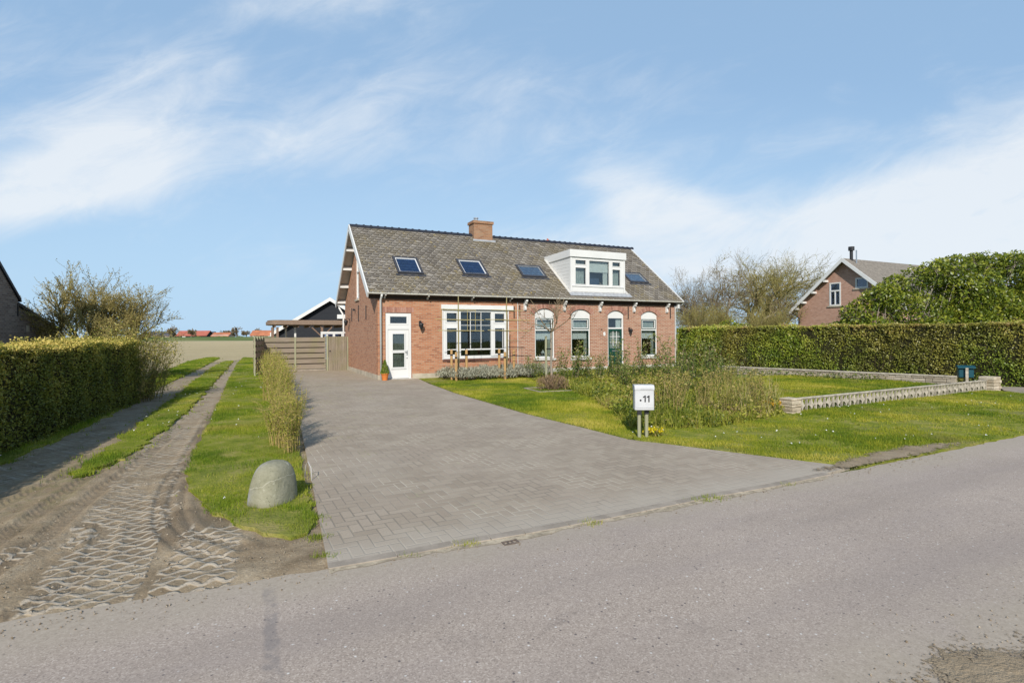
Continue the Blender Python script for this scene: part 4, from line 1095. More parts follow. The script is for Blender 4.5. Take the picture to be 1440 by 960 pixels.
for u in (2.0, 3.95, 5.75, .25):
    mb = MB(); mb.ext([(-.30, 3.40), (-.05, 3.40), (-.05, 3.25), (-.10, 3.25), (-.16, 3.34), (-.30, 3.36)], u-.03, u+.03, 'yz'); mb.build('gutter_bracket', M['white_dull'], HE)
mb = MB(); mb.tube([(.10, -.30, EH-.03), (.10, -.26, EH-.12), (.10, -.075, EH-.24), (.10, -.075, .05)], .042, 10); mb.build('downpipe', M['white'], HE, smooth=True)
mb = MB(); mb.tube([(-.30, DEP+.22, 3.35), (-.25, DEP+.1, 3.2), (-.12, DEP+.02, 2.95), (-.09, DEP-.05, 2.7), (-.09, DEP-.05, .05)], .045, 10); mb.build('downpipe', M['white'], HE, smooth=True)
mb = MB(); mb.box(LEN-.01, LEN+.035, -.05, -.005, .2, 3.2); mb.build('downpipe', M['white_dull'], HE)
mb = MB(); mb.box(LEN+.05, LEN+.16, -.20, -.02, 3.12, 3.36); mb.build('gutter_outlet', M['white'], HE)
# iron wall anchors
for u, z0, z1 in ((6.26, 2.62, 3.12), (12.27, 2.55, 3.15), (14.98, 2.60, 3.15), (5.98, 2.55, 3.05)):
    mb = MB(); mb.box(u-.018, u+.018, -.035, .0, z0, z1); mb.build('wall_anchor', M['black'], HE)
for w_, z0, z1 in ((5.9, 2.5, 3.15), (4.1, 2.45, 3.2), (2.3, 2.5, 3.1)):
    mb = MB(); mb.box(-.035, -.002, w_-.018, w_+.018, z0, z1); mb.build('wall_anchor', M['black'], HE)
# wall lamps
def lamp(M4, name='wall_lamp'):
    mb = MB(); mb.box(-.04, .04, -.02, -.001, -.10, .10, M4, bev=.008); mb.tube([M4 @ Vector(p) for p in ((0, -.02, .03), (0, -.09, .10), (0, -.16, .09), (0, -.17, .03))], .012, 6)
    mb.lathe([(.02, .04), (.085, -.01), (.09, -.03), (.06, -.13), (.05, -.16), (.025, -.19), (.012, -.22)], 8, M4 @ Matrix.Translation((0, -.17, 0)))
    o = mb.build(name, M['black'], HE); return o
lamp(Matrix.Translation((1.70, 0, 2.27)) @ Matrix.Scale(1.15, 4)); lamp(Matrix.Translation((12.32, 0, 2.03)))
Mg = Matrix.Rotation(-PI/2, 4, 'Z')
lamp(Matrix.Translation((0, 6.5, 2.55)) @ Mg @ Matrix.Scale(1.2, 4)); 
mb = MB(); mb.lathe([(.05, 0), (.055, .06), (.03, .10)], 8, Matrix.Translation((-.09, 4.9, 2.98))); mb.box(-.09, -.001, 4.88, 4.92, 3.0, 3.03); mb.build('gable_light', M['black'], HE)
# house number plate and bell push
mb = MB(); mb.ext([(10.84+.065*math.cos(t), 1.82+.10*math.sin(t)) for t in np.linspace(0, 2*PI, 16, endpoint=False)], -.012, .005, 'xz'); mb.build('number_plate', M['white'], HE)
mb = MB(); mb.box(10.66, 10.70, -.015, .005, 2.0, 2.06); mb.build('doorbell', M['black'], HE)
# gable window
mb = MB(); mb.ext(rect(3.995, 4.795, 3.505, 5.395), .03, .11, 'yz', [rect(4.07, 4.72, 3.60, 4.75), rect(4.07, 4.72, 4.83, 5.32)])
gwi = mb.build('window', M['white'], HE); gwi['label'] = 'narrow window high in the side gable'
mb = MB(); mb.box(.07, .078, 4.06, 4.73, 3.59, 5.33); mb.build('pane', M['glass_pale'], gwi)
mb = MB(); mb.box(-.06, .02, 3.95, 4.84, 3.42, 3.50); mb.build('window_sill', M['plinth'], gwi)
# --- chimney
mb = MB(); mb.box(5.60, 6.62, 3.72, 4.42, 6.2, 7.42); mb.box(5.55, 6.67, 3.67, 4.47, 7.421, 7.56)
ch = mb.build('chimney', brick('brick_chimney', [(.20, .085, .045), (.32, .15, .075), (.38, .20, .11), (.33, .20, .12)], (.34, .28, .21), .35), HE)
mb = MB(); mb.lathe([(.09, 7.56), (.09, 7.70)], 12, Matrix.Translation((5.85, 4.05, 0))); mb.lathe([(.13, 7.72), (.13, 7.76)], 12, Matrix.Translation((5.85, 4.05, 0)))
for t in range(4): mb.box(5.84+.08*math.cos(t*PI/2), 5.86+.08*math.cos(t*PI/2), 4.04+.08*math.sin(t*PI/2), 4.06+.08*math.sin(t*PI/2), 7.69, 7.73)
mb.build('flue_cap', M['steel'], ch)
mb = MB(); mb.box(5.50, 6.72, 3.56, 3.715, RHt(3.60)+.0, RHt(3.60)+.09); mb.build('flashing', M['zinc'], ch)
# antenna peeping over the ridge
mb = MB(); mb.tube([(10.9, 5.4, 5.8), (10.9, 5.4, 7.25)], .025, 6)
for k in range(5): mb.tube([(10.55+.02*k, 5.4, 6.75+.11*k), (10.92, 5.4, 6.78+.11*k)], .012, 5)
mb.tube([(10.93, 5.38, 6.7), (10.80, 5.38, 7.3)], .045, 6)
mb.build('antenna', plain('red_antenna', (.50, .16, .10), .6), HE)
# --- roof windows
M['blind'] = plain('blue_blind', (.025, .04, .075), .8)
def skylight(u0, u1, wa, wb, pale):
    s0 = (wa-w0r)/cp; s1 = (wb-w0r)/cp
    mb = MB(); mb.ext(rect(u0, u1, s0, s1), .0, .085, 'xy', [rect(u0+.10, u1-.10, s0+.11, s1-.10)])
    mb.ext(rect(u0-.09, u1+.09, s0-.16, s0-.002), .024, .04, 'xy')
    f_ = mb.build('skylight', M['frame_dark'], HE, M=Mr)
    mb = MB(); mb.ext(rect(u0+.10, u1-.10, s0+.11, s1-.10), .02, .075, 'xy', [rect(u0+.125, u1-.135, s0+.13, s1-.15)] if not pale else [rect(u0+.115, u1-.115, s0+.125, s1-.115)])
    mb.build('sash', M['white'] if not pale else M['lead'], f_, M=Mr)
    mb = MB(); mb.box(u0+.1, u1-.1, s0+.11, s1-.1, .045, .055); mb.build('pane', M['glass_pale'] if pale else M['glass_sky'], f_, M=Mr)
    mb = MB(); mb.box(u0+.1, u1-.1, s0+.11, s1-.1, -.003, .015); mb.build('blind', M['blind'] if not pale else M['zinc'], f_, M=Mr)
skylight(1.02, 2.13, .86, 1.90, False); skylight(3.97, 5.20, .96, 1.99, False); skylight(6.94, 8.27, 1.03, 1.84, True); skylight(13.2, 14.42, .98, 1.73, True)
# --- dormer
du0, du1, dw = 9.02, 12.20, .13; dz0, dz1 = 3.64, 5.80
def wat(h): return w0r+(h-h0r)/SL
mb = MB(); mb.ext(rect(du0+.09, du1-.09, dz0+.02, 5.46), dw+.02, dw+.12, 'xz', [rect(9.27, 9.93, 4.15, 5.0), rect(9.27, 9.93, 5.09, 5.36), rect(10.06, 11.28, 4.15, 5.36), rect(11.41, 11.95, 4.15, 5.0), rect(11.41, 11.95, 5.09, 5.36)])
dm = mb.build('dormer', M['white'], HE)
mb = MB(); mb.ext([(dw-.02, dz1), (dw-.02, 5.46), (wat(5.46)+.02, 5.40), (wat(5.78), 5.74)], du0-.05, du0+.0, 'yz'); mb.box(du0-.05, du1+.05, dw-.05, dw-.021, 5.46, dz1, bev=.006)
mb.ext([(dw-.02, dz1), (dw-.02, 5.46), (wat(5.46)+.02, 5.40), (wat(5.78), 5.74)], du1, du1+.05, 'yz'); mb.build('fascia', M['white'], dm)
mb = MB(); mb.ext([(dw-.02, dz1-.012), (dw-.02, dz1-.09), (wat(5.7), 5.66), (wat(5.74), 5.76)], du0+.001, du1-.001, 'yz'); mb.build('flat_roof', M['lead'], dm)
mb = MB()                                              # corner posts and lower board
mb.box(du0, du0+.088, dw, dw+.13, dz0, 5.459); mb.box(du1-.088, du1, dw, dw+.13, dz0, 5.459)
mb.box(du0+.09, du1-.09, dw-.03, dw+.019, 4.075, 4.115); mb.box(du0+.10, du1-.10, dw+.008, dw+.019, dz0+.05, 4.07); mb.build('trim', M['white'], dm)
mb = MB()
for a0, a1, b0, b1 in ((9.27, 9.93, 4.15, 5.0), (9.27, 9.93, 5.09, 5.36), (11.41, 11.95, 4.15, 5.0), (11.41, 11.95, 5.09, 5.36)): bars(mb, a0+.002, a1-.002, b0+.002, b1-.002, .035, dw+.006, dw+.06)
bars(mb, 10.062, 11.278, 4.152, 5.358, .03, dw+.012, dw+.06)
mb.build('sash', M['white'], dm)
for a0, a1 in ((9.27, 9.93), (10.06, 11.28), (11.41, 11.95)): glaze(dm, a0, a1, 4.15, 5.36, dw+.065)
curtain(dm, 10.07, 11.27, 4.80, 5.36, dw+.16, 0, 16, .02); curtain(dm, 11.0, 11.26, 4.16, 4.82, dw+.2, 0, 4, .03)
for a0, a1 in ((9.3, 9.9), (11.43, 11.93)): curtain(dm, a0, a1, 4.16, 5.35, dw+.2, 0, 6, .02).data.materials[0] = M['net']
mb = MB(); mb.box(du0+.1, du1-.1, dw+.9, dw+.92, 4.6, 5.44); mb.box(10.2, 11.0, dw+.5, dw+.52, 4.2, 4.7); mb.build('interior', plain('blue_room', (.05, .08, .14), .9), dm)
for side in (0, 1):
    mb = MB(); n = 11; hh = (5.46-3.70)/n
    for k in range(n):
        z0 = 3.70+k*hh; z1 = z0+hh-.006
        uu = du0 if side == 0 else du1-.03
        e0 = 0 if side == 0 else .03
        mb.ext([(dw+.13, z0), (max(dw+.14, wat(z0)+.08), z0), (wat(z1)+.08, z1), (dw+.13, z1)], uu+.004, uu+.026, 'yz')
    mb.build('cheek_boarding', M['white'], dm)
    mb = MB(); mb.ext([(dw+.13, 3.66), (wat(5.46), 5.46), (dw+.13, 5.46)], (du0+.03) if side == 0 else (du1-.06), (du0+.05) if side == 0 else (du1-.04), 'yz'); mb.build('cheek_backing', M['lead'], dm)
s0 = (dw-w0r)/cp; s1 = (wat(5.5)-w0r)/cp
for x0, x1 in ((du0-.16, du0-.012), (du1+.012, du1+.16)): mb = MB(); mb.box(x0, x1, s0-.1, s1+.1, .034, .055); mb.build('flashing', M['white_dull'], dm, M=Mr)
mb = MB(); mb.box(du0-.15, du1+.25, s0-.32, s0-.02, .034, .045); mb.build('flashing', M['lead'], dm, M=Mr)

# ornaments on the window sills inside
def lantern(u, z, lab):
    t = thing('lantern_ornament', HP(u, .2, z), lab, 'ornament', TH)
    mb = MB(); mb.box(-.07, .07, -.03, .05, 0, .02)
    for x in (-.065, .05): mb.box(x, x+.015, -.03, -.015, .02, .16)
    mb.ext([(-.085, .16), (.085, .16), (.0, .27)], -.035, .05, 'xz'); mb.tube([(0, 0, .27), (0, 0, .32)], .01, 6); mb.build('body', M['white'], t)
    return t
lantern(7.55, .8, 'small white house-shaped lantern inside the window behind the young bare tree')
lantern(9.42, .79, 'small white house-shaped lantern inside the window left of the green door')
t = thing('table_lamp', HP(3.15, .9, .9), 'small lamp with a yellow shade inside the wide window', 'lamp', TH)
mb = MB(); mb.lathe([(.17, .30), (.13, .58)], 16); mb.build('lamp_shade', plain('yellow_shade', (.62, .45, .13), .8), t)
mb = MB(); mb.lathe([(.07, 0), (.03, .05), (.02, .32)], 10); mb.build('base', M['black'], t)

# ================================================================= hedges
def hedge(name, loc, rz, L, Wd, Hh, m, leaf, dens, label, front, seed, wob=.05, group=None):
    """long clipped hedge: local x along, y across (0..Wd), z up.  front: the faces that carry leaves densely"""
    t = thing(name, loc, label, 'hedge', rz)
    r = np.random.default_rng(seed); P = []; N = []
    def face(n, fn, nrm):
        uv = r.random((n, 2)); q = fn(uv); P.append(q); N.append(np.tile(nrm, (n, 1)))
    face(int(L*Hh*dens), lambda k: np.c_[k[:, 0]*L, np.zeros(len(k)), k[:, 1]*Hh], [0, -1., .3])
    face(int(L*Hh*dens*front), lambda k: np.c_[k[:, 0]*L, np.full(len(k), Wd), k[:, 1]*Hh], [0, 1., .3])
    face(int(L*Wd*dens*.9), lambda k: np.c_[k[:, 0]*L, k[:, 1]*Wd, np.full(len(k), Hh)], [0, 0, 1.])
    for x in (0, L): face(int(Wd*Hh*dens), lambda k: np.c_[np.full(len(k), x), k[:, 0]*Wd, k[:, 1]*Hh], [1. if x else -1., 0, .3])
    P = np.concatenate(P); N = np.concatenate(N)
    q2 = np.c_[P[:, 0]*1.0+P[:, 1]*.7, P[:, 2]+P[:, 1]*.3]
    off = wob*2.2*(vnoise(q2, 1.6, seed)-.6)+wob*1.2*(vnoise(q2, 5.5, seed+1)-.5)-np.abs(r.normal(size=len(P)))*.055
    P = P+N*off[:, None]; P[:, 2] = np.maximum(P[:, 2], .04)
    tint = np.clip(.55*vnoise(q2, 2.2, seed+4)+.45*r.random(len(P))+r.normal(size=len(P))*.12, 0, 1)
    tint = tint*np.clip(.6+.5*(P[:, 2]/Hh), .4, 1.05)+.38*(N[:, 2] > .9)  # sunlit top painted in as paler leaf tint; tint also drops towards the foot
    sh = (N[:, 2] > .9) & (vnoise(q2, 1.1, seed+13) > .55) & (r.random(len(P)) < .35); P[sh, 2] += np.abs(r.normal(size=sh.sum()))*.055
    k = r.random(len(P)) < np.clip(.72+.8*P[:, 2]/Hh, 0, 1)*(.5+.5*(vnoise(q2, 7, seed+9) > .22))
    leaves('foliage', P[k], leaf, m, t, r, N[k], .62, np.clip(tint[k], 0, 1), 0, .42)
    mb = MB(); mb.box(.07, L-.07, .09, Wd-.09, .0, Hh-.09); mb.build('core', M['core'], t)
    # bare twigs low down in the hedge
    sg = []
    for _ in range(int(L*7)):
        x = r.uniform(.05, L-.05); y = .10+abs(r.normal())*.03; p = np.array([x, y, 0]); d = np.array([r.normal()*.25, r.normal()*.1, 1])
        h_ = r.uniform(.4, 1.0)*Hh*.75
        p2 = p+d/np.linalg.norm(d)*h_; sg.append((p, p2, .009, .004))
        for _ in range(2):
            d2 = d+r.normal(size=3)*.5; d2[2] = abs(d2[2]); pm = p+(p2-p)*r.uniform(.3, .9); sg.append((pm, pm+d2/np.linalg.norm(d2)*.25, .005, .003))
    seg_mesh('twig', sg, M['core_twig'], t, 3)['kind'] = 'stuff'
    return t
hd = np.array([-.365, .931]); hrz = math.atan2(hd[1], hd[0])
p0 = np.array([-7.42, 7.74])-hd*5.2
# local y must run to the left of the walking direction (away from the track)
hedge('hedge', tuple(p0), hrz, 12.4, 1.0, 1.67, M['hedge_left'], .042, 2300, 'low clipped hedge beside the dirt track, its track side in shade and its top sunlit', .25, 21, .05)
q0 = np.array([16.95, 15.5]); q1 = np.array([8.7, 28.3]); qd = (q1-q0); qL = np.linalg.norm(qd); qrz = math.atan2(qd[1], qd[0])
hedge('hedge', tuple(q1), qrz+PI, qL, .95, 2.12, M['hedge'], .066, 1350, 'tall clipped green and brown hedge behind the low stone garden wall', .1, 22, .06)

def bush(name, loc, label, cat, lumps, m, leaf, n, seed, group=None, aspect=.5, stem=None, droop=.0, tint_hi=1.0):
    """dense leafy bush from overlapping leaf clusters. lumps: (x,y,z,rx,ry,rz)"""
    t = thing(name, loc, label, cat, 0, group); r = np.random.default_rng(seed); P = []; N = []; T = []
    vol = np.array([l[3]*l[4]+l[4]*l[5]+l[3]*l[5] for l in lumps]); vol = vol/vol.sum()
    for l, v in zip(lumps, vol):
        k = int(n*v); d = r.normal(size=(k, 3)); d /= np.linalg.norm(d, axis=1)[:, None]
        rad = 1-np.abs(r.normal(size=k))*.17
        q2 = np.c_[d[:, 0]*2+d[:, 2], d[:, 1]*2-d[:, 2]]+l[0]
        rad += .30*(vnoise(q2, 1.7, seed)-.5)
        p = d*rad[:, None]*np.array(l[3:6])+np.array(l[:3]); P.append(p); N.append(d+np.array([0, 0, .4]))
        T.append(.45*vnoise(q2, 2.2, seed+2)+.45*r.random(k)+.12*d[:, 2])
    P = np.concatenate(P); N = np.concatenate(N); N /= np.linalg.norm(N, axis=1)[:, None]; T = np.clip(np.concatenate(T)*tint_hi, 0, 1)
    k = P[:, 2] > .02
    leaves('foliage', P[k], leaf, m, t, r, N[k], aspect, T[k], droop, .45)
    sg = []
    for l in lumps:
        c = np.array(l[:3]); b = np.array([c[0]*.7, c[1]*.8, 0]); md = (b+c)/2+r.normal(size=3)*.1
        w_ = max(.012, .05*min(l[3:6])); sg += [(b, md, w_, w_*.8), (md, c, w_*.8, w_*.5)]
        for _ in range(14):
            d = r.normal(size=3); d /= np.linalg.norm(d); sg.append((c, c+d*np.array(l[3:6])*.85, w_*.4, w_*.15))
    seg_mesh('stem', sg, M['bark_grey'], t, 4)['kind'] = 'stuff' if len(lumps) > 100 else None
    return t
def clean(o):
    for ob in bpy.data.objects:
        if ob.get('kind', 1) is None: del ob['kind']

rb = np.random.default_rng(31)
# big laurel behind the right hedge
lump = []
for i in range(80):
    x = rb.uniform(-.2, 13.5); top = np.interp(x, [0, 1.5, 3.5, 6, 8, 12.5], [2.6, 3.7, 4.5, 5.2, 5.25, 5.3])*rb.uniform(.86, 1.0)
    rr_ = rb.uniform(.75, 1.25); lump.append((x, rb.uniform(-.4, 1.8)+x*.1, max(.8, top-rr_*rb.uniform(.8, 3.6)), rr_, rr_, rr_*rb.uniform(.8, 1.1)))
for i in range(44):
    x = rb.uniform(.4, 13.5); top = np.interp(x, [0, 1.5, 3.5, 6, 8, 12.5], [2.7, 3.9, 4.8, 5.5, 5.5, 5.6]); rr_ = rb.uniform(.4, .7)
    lump.append((x, rb.uniform(.2, 1.4)+x*.1, top-rr_*.85, rr_, rr_, rr_*1.15))
bush('laurel_bush', (15.8, 24.4), 'huge glossy evergreen laurel bush rising above the tall right hedge', 'bush', lump, M['laurel'], .155, 105000, 5, aspect=.48, tint_hi=1.05)
bush('evergreen_shrub', (14.6, 37), 'low dark green shrub showing over the hedge between the farmhouse and the bare trees', 'bush', [(0, 0, 1.5, 1.3, .9, 1.0), (1.3, .1, 1.5, 1.1, .9, 1.0), (-.9, .2, 1.3, .9, .8, .9), (.4, 0, 2.0, .8, .7, .8)], M['laurel'], .17, 3000, 8)

# ================================================================= bare trees
def bare_tree(name, loc, label, seed, h, r0, stems=1, spread=.5, lev=4, bud=None, nb=0, bsize=.07, bark='bark', steps=4, L0=None, ang=(.45, .95), group=None, kids=(2, 4), ratio=.64, lean=(0, 0), wander=.17, up=.06):
    t = thing(name, loc, label, 'tree', 0, group); r = np.random.default_rng(seed); segs = []; tips = []
    L0 = L0 or h*.40
    for s in range(stems):
        a = r.uniform(0, 2*PI) if stems > 1 else 0; sp = spread*r.uniform(.3, 1) if stems > 1 else 0
        d = np.array([math.cos(a)*sp+lean[0], math.sin(a)*sp+lean[1], 1.0]); d /= np.linalg.norm(d)
        grow(r, segs, tips, (math.cos(a)*sp*.35, math.sin(a)*sp*.35, -.05), d, L0*r.uniform(.85, 1.15), r0*r.uniform(.7, 1.1), 0, lev, wander, up, kids, ratio, ang, steps, .0055)
    mx = max(s[1][2] for s in segs); k = h/mx
    segs = [(a*k, b*k, ra_*max(k, .6), rb_*max(k, .6)) for a, b, ra_, rb_ in segs]
    thick = [s for s in segs if s[2] > r0*.28]; thin = [s for s in segs if s[2] <= r0*.28]
    seg_mesh('trunk', thick, M[bark], t, 7)
    seg_mesh('crown', thin, M['twig' if bark == 'bark_grey' else 'twig_olive'], t, 3)
    if nb:
        i = r.integers(0, len(thin), nb); f = r.random((nb, 1)); A = np.array([thin[j][0] for j in i]); B = np.array([thin[j][1] for j in i])
        P = A+(B-A)*f+r.normal(size=(nb, 3))*.03
        leaves('bud', P, bsize, M[bud], t, r, None, .5)['kind'] = 'stuff'
    return t
bare_tree('bare_tree', (-16.6, 21.2), 'wide bushy bare tree with yellow-brown buds behind the left hedge', 41, 4.9, .11, 12, .85, 3, 'bud_dull', 17000, .07, 'bark', L0=2.0, kids=(3, 5), ratio=.62, ang=(.3, .75), wander=.14)
bare_tree('bare_tree', (16.2, 46), 'greyish bare tree directly right of the farmhouse gable end', 42, 7.6, .15, 3, .4, 4, 'bud', 1500, .08, 'bark_grey')
bare_tree('bare_tree', (19.6, 47), 'bare grey-twigged tree with a rounded crown between the other bare trees', 43, 9.2, .20, 3, .45, 4, 'bud', 3500, .10, 'bark_grey', kids=(2, 3))
bare_tree('bare_tree', (22.7, 50), 'olive spreading bare tree with crooked low branches left of the neighbouring house', 44, 9.4, .24, 3, .75, 4, 'bud', 6500, .10, 'bark', kids=(2, 3), wander=.24)
bare_tree('bare_tree', (25.6, 53), 'bare tree with a thick pale trunk beside the downpipe of the neighbouring house', 45, 10.8, .26, 2, .5, 4, 'bud', 3500, .09, 'bark', kids=(2, 3), wander=.22)
bare_tree('bare_tree', (30.2, 60), 'fine grey bare tree crown rising behind the neighbouring gable', 46, 12.4, .22, 3, .5, 4, None, 0, .07, 'bark_grey', kids=(2, 3))
for i, (x, y, h_, sd_, lab) in enumerate([(13.6, 39, 4.4, 51, 'dense olive twiggy bush touching the right end of the farmhouse'), (15.6, 41, 4.2, 52, 'olive twiggy bush behind the dark evergreen shrub'), (19.4, 41, 4.6, 53, 'yellowish twiggy bush below the round grey bare tree')]):
    o = bare_tree('twiggy_bush', (x, y), lab, sd_, h_, .05, 16, .55, 3, 'bud', 3500, .075, 'bark', L0=2.0, kids=(2, 4), ang=(.2, .6)); o['category'] = 'bush'; o['group'] = 'twiggy bushes behind the right hedge'
# loose bush that ends the left hedge
t = thing('loose_bush', (-10.6, 14.6), 'loose upright unclipped bush at the far end of the low left hedge', 'bush'); r = np.random.default_rng(61); segs = []; P = []
for i in range(190):
    a = r.uniform(0, 2*PI); q = r.random()**.5; b = np.array([math.cos(a)*q*.62, math.sin(a)*q*1.35, 0]); h_ = r.uniform(1.3, 2.15)*(1.05-.25*q); d = np.array([b[0]*.22+r.normal()*.10, b[1]*.12+r.normal()*.10, 1.0])
    for k in range(5):
        e = b+d*h_/5; segs.append((b, e, .011-.0015*k, .0095-.0015*k)); b = e; d = d+r.normal(size=3)*np.array([.14, .14, .03])
        for _ in range(8): P.append(b+r.normal(size=3)*np.array([.09, .09, .14]))
        for _ in range(2):
            d2 = d+r.normal(size=3)*.45; d2[2] = abs(d2[2]); segs.append((b, b+d2/np.linalg.norm(d2)*.28, .005, .003))
seg_mesh('stem', segs, M['twig_olive'], t, 3)['kind'] = 'stuff'; P = np.array(P); P = np.concatenate([P, P+r.normal(size=P.shape)*.07]); leaves('foliage', P, .05, M['hedge_left'], t, r, None, .55)

# ================================================================= privet row beside the driveway
def privet(seed, label):
    t = thing('privet_shrub', (0, 0), label, 'shrub', 0, 'thin shrubs in a row along the driveway'); r = np.random.default_rng(seed); segs = []; P = []
    for i in range(24):
        a = r.uniform(0, 2*PI); q = r.random()**.6*.17; b = np.array([math.cos(a)*q, math.sin(a)*q*1.5, 0]); d = np.array([b[0]*.2+r.normal()*.05, b[1]*.3+r.normal()*.05, 1.0]); h_ = r.uniform(.6, 1.05)
        for k in range(6):
            e = b+d*h_/6; segs.append((b, e, .0075-.0008*k, .0067-.0008*k)); b = e; d = d+r.normal(size=3)*np.array([.10, .10, .02])
            for _ in range(4 if k < 2 else 11): P.append(b+r.normal(size=3)*np.array([.035, .035, .06]))
            if k > 1:
                d2 = d+r.normal(size=3)*.5; d2[2] = abs(d2[2]); e2 = b+d2/np.linalg.norm(d2)*.2; segs.append((b, e2, .004, .0025))
                for _ in range(3): P.append(b+(e2-b)*r.random()+r.normal(size=3)*.015)
    seg_mesh('stem', segs, plain('privet_stem', (.36, .27, .10), .9, var=.3), t, 4)['kind'] = 'stuff'
    leaves('foliage', np.array(P), .036, M['privet'], t, r, None, .5, np.clip(r.normal(.5, .25, len(P)), 0, 1))
    return t
lab = 'thin yellow-green privet shrub in the row between grass verge and driveway'
pv = [privet(71, lab), privet(72, lab), privet(73, lab)]
line = curve([(-3.32, 7.95), (-4.75, 11.0), (-6.6, 15.0), (-9.15, 20.4)], .1); acc = 0; k = 0
while True:
    i = int(acc/.1)
    if i >= len(line)-1: break
    p = line[i]+rb.normal(size=2)*.05; s_ = rb.uniform(.85, 1.05)*(.80+.32*min(1, acc/9))
    if k < 3: o = pv[k]; o.location = (*p, .05); o.scale = (s_*.8, s_*.9, s_*rb.uniform(.9, 1.1)); o.rotation_euler.z = rb.uniform(0, 6)
    else: o = copy_tree(pv[k % 3], (*p, .05), rb.uniform(0, 6), None, (s_*.8, s_*.9, s_*rb.uniform(.9, 1.1)))
    if k == 0: o['label'] = 'nearest thin privet shrub, standing right behind the rounded concrete block'
    k += 1; acc += rb.uniform(.40, .55)
# rounded concrete block and the pale hose loop behind it
t = thing('concrete_block', (-2.53, 5.62, .02), 'mossy rounded concrete block half sunk in the grass by the driveway', 'concrete block', -.18)
vs = []; fs = []; nu, nv = 40, 26
for j in range(nv+1):
    v = j/nv*PI/2
    for i in range(nu):
        a = 2*PI*i/nu; f = lambda x, e_: math.copysign(abs(x)**e_, x)
        cx, cy = f(math.cos(a), .75), f(math.sin(a), .75); rad = math.cos(v)**.55; z = math.sin(v)**.9
        y = cy*rad*.30; zz_ = z*.47
        vs.append((cx*rad*.205*(1+.03*math.sin(3*a))-zz_*.03, y*.85+zz_*.12, zz_-.03))
for j in range(nv):
    for i in range(nu): fs.append((j*nu+i, j*nu+(i+1) % nu, (j+1)*nu+(i+1) % nu, (j+1)*nu+i))
mb = MB(); mb.add(vs, fs); mb.build('block', M['boulder'], t, smooth=True)
mb = MB(); mb.tube([(.10, .62, .02), (.12, .62, .20), (.16, .58, .25), (.22, .52, .19), (.24, .48, .04)], .005, 6); tag(mb.build('cable_loop', M['white_dull'], None, smooth=True), 'thin pale cable loop sticking up behind the rounded concrete block', 'cable').location = (-2.66, 5.95, 0)

# ================================================================= gate, side door, wing fence
gt = thing('wooden_gate', HP(-1.08, 7.1), 'weathered wooden driveway gate of overlapping horizontal boards', 'gate', TH)
for z in range(6):
    z0 = .17+z*.268; mb = MB()
    for x0, x1 in ((-2.88, -1.46), (-1.44, -.02)): mb.box(x0, x1, -.025, -.003, z0, z0+.215, bev=.004)
    mb.build('front_board', M['wood_grey'], gt)
    if z < 5:
        mb = MB(); mb.box(-2.88, -.02, .045, .065, z0+.16, z0+.33); mb.build('rear_board', M['wood_grey'], gt)
for x in (-2.86, -1.45, -.05): mb = MB(); mb.box(x-.035, x+.035, -.002, .044, .06, 1.76); mb.build('upright', M['stake_green'], gt)
mb = MB(); mb.box(-1.49, -1.41, -.04, -.026, .05, 1.74, bev=.004); mb.build('stile', M['stake_green'], gt)
mb = MB(); mb.box(-2.88, -.02, -.05, .05, .06, .14); mb.build('bottom_rail', M['kerb'], gt)
t = thing('gate_post', HP(-1.03, 7.08), 'square post with a white knob between the gate and the board door', 'post', TH)
mb = MB(); mb.box(-.045, .045, -.05, .05, 0, 1.80, bev=.006); mb.build('post', M['stake_green'], t); mb = MB(); mb.lathe([(.05, 1.80), (.055, 1.83), (.03, 1.86)], 10); mb.build('cap', M['white'], t)
t = thing('garden_door', HP(-.97, 7.1), 'grey upright-board garden door between the gate and the gable wall', 'garden door', TH)
mb = MB()
for i in range(8): mb.tc = rb.random(); mb.box(.0+i*.112, .108+i*.112, -.03+.004*(i % 2), -.005, .03, 1.76+rb.uniform(-.008, .008), bev=.004)
mb.build('door_boards', M['wood_grey_v'], t)
mb = MB(); mb.box(0, .9, -.004, .04, .2, .32); mb.box(0, .9, -.004, .04, 1.4, 1.52); mb.build('ledge', M['wood_grey_v'], t)
mb = MB(); mb.box(.04, .10, -.045, -.03, 1.0, 1.06); mb.build('latch', M['black'], t)
mb = MB(); mb.box(.91, .965, -.03, .03, 0, 1.75, bev=.005); mb.build('frame_post', M['stake_green'], t)
wa_, wb_ = np.array(HP(-3.99, 7.02)[:2]), np.array([-11.32, 23.5]); wd = wb_-wa_; wl = np.linalg.norm(wd)
t = thing('board_fence', tuple(wa_), 'dark board fence seen end-on, running from the gate towards the thin shrubs', 'fence', math.atan2(wd[1], wd[0]))
for z in range(6):
    z0 = .17+z*.268; mb = MB(); mb.box(0, wl, -.05, -.028, z0, z0+.215, bev=.004); mb.build('board', M['wood_grey'], t)
    if z < 5: mb = MB(); mb.box(0, wl, .03, .052, z0+.16, z0+.33); mb.build('board', M['wood_grey'], t)
for i in range(4):
    x = .05+i*(wl-.1)/3; mb = MB(); mb.box(x-.035, x+.035, -.027, .029, 0, 1.80); mb.build('post', M['stake_green'], t)

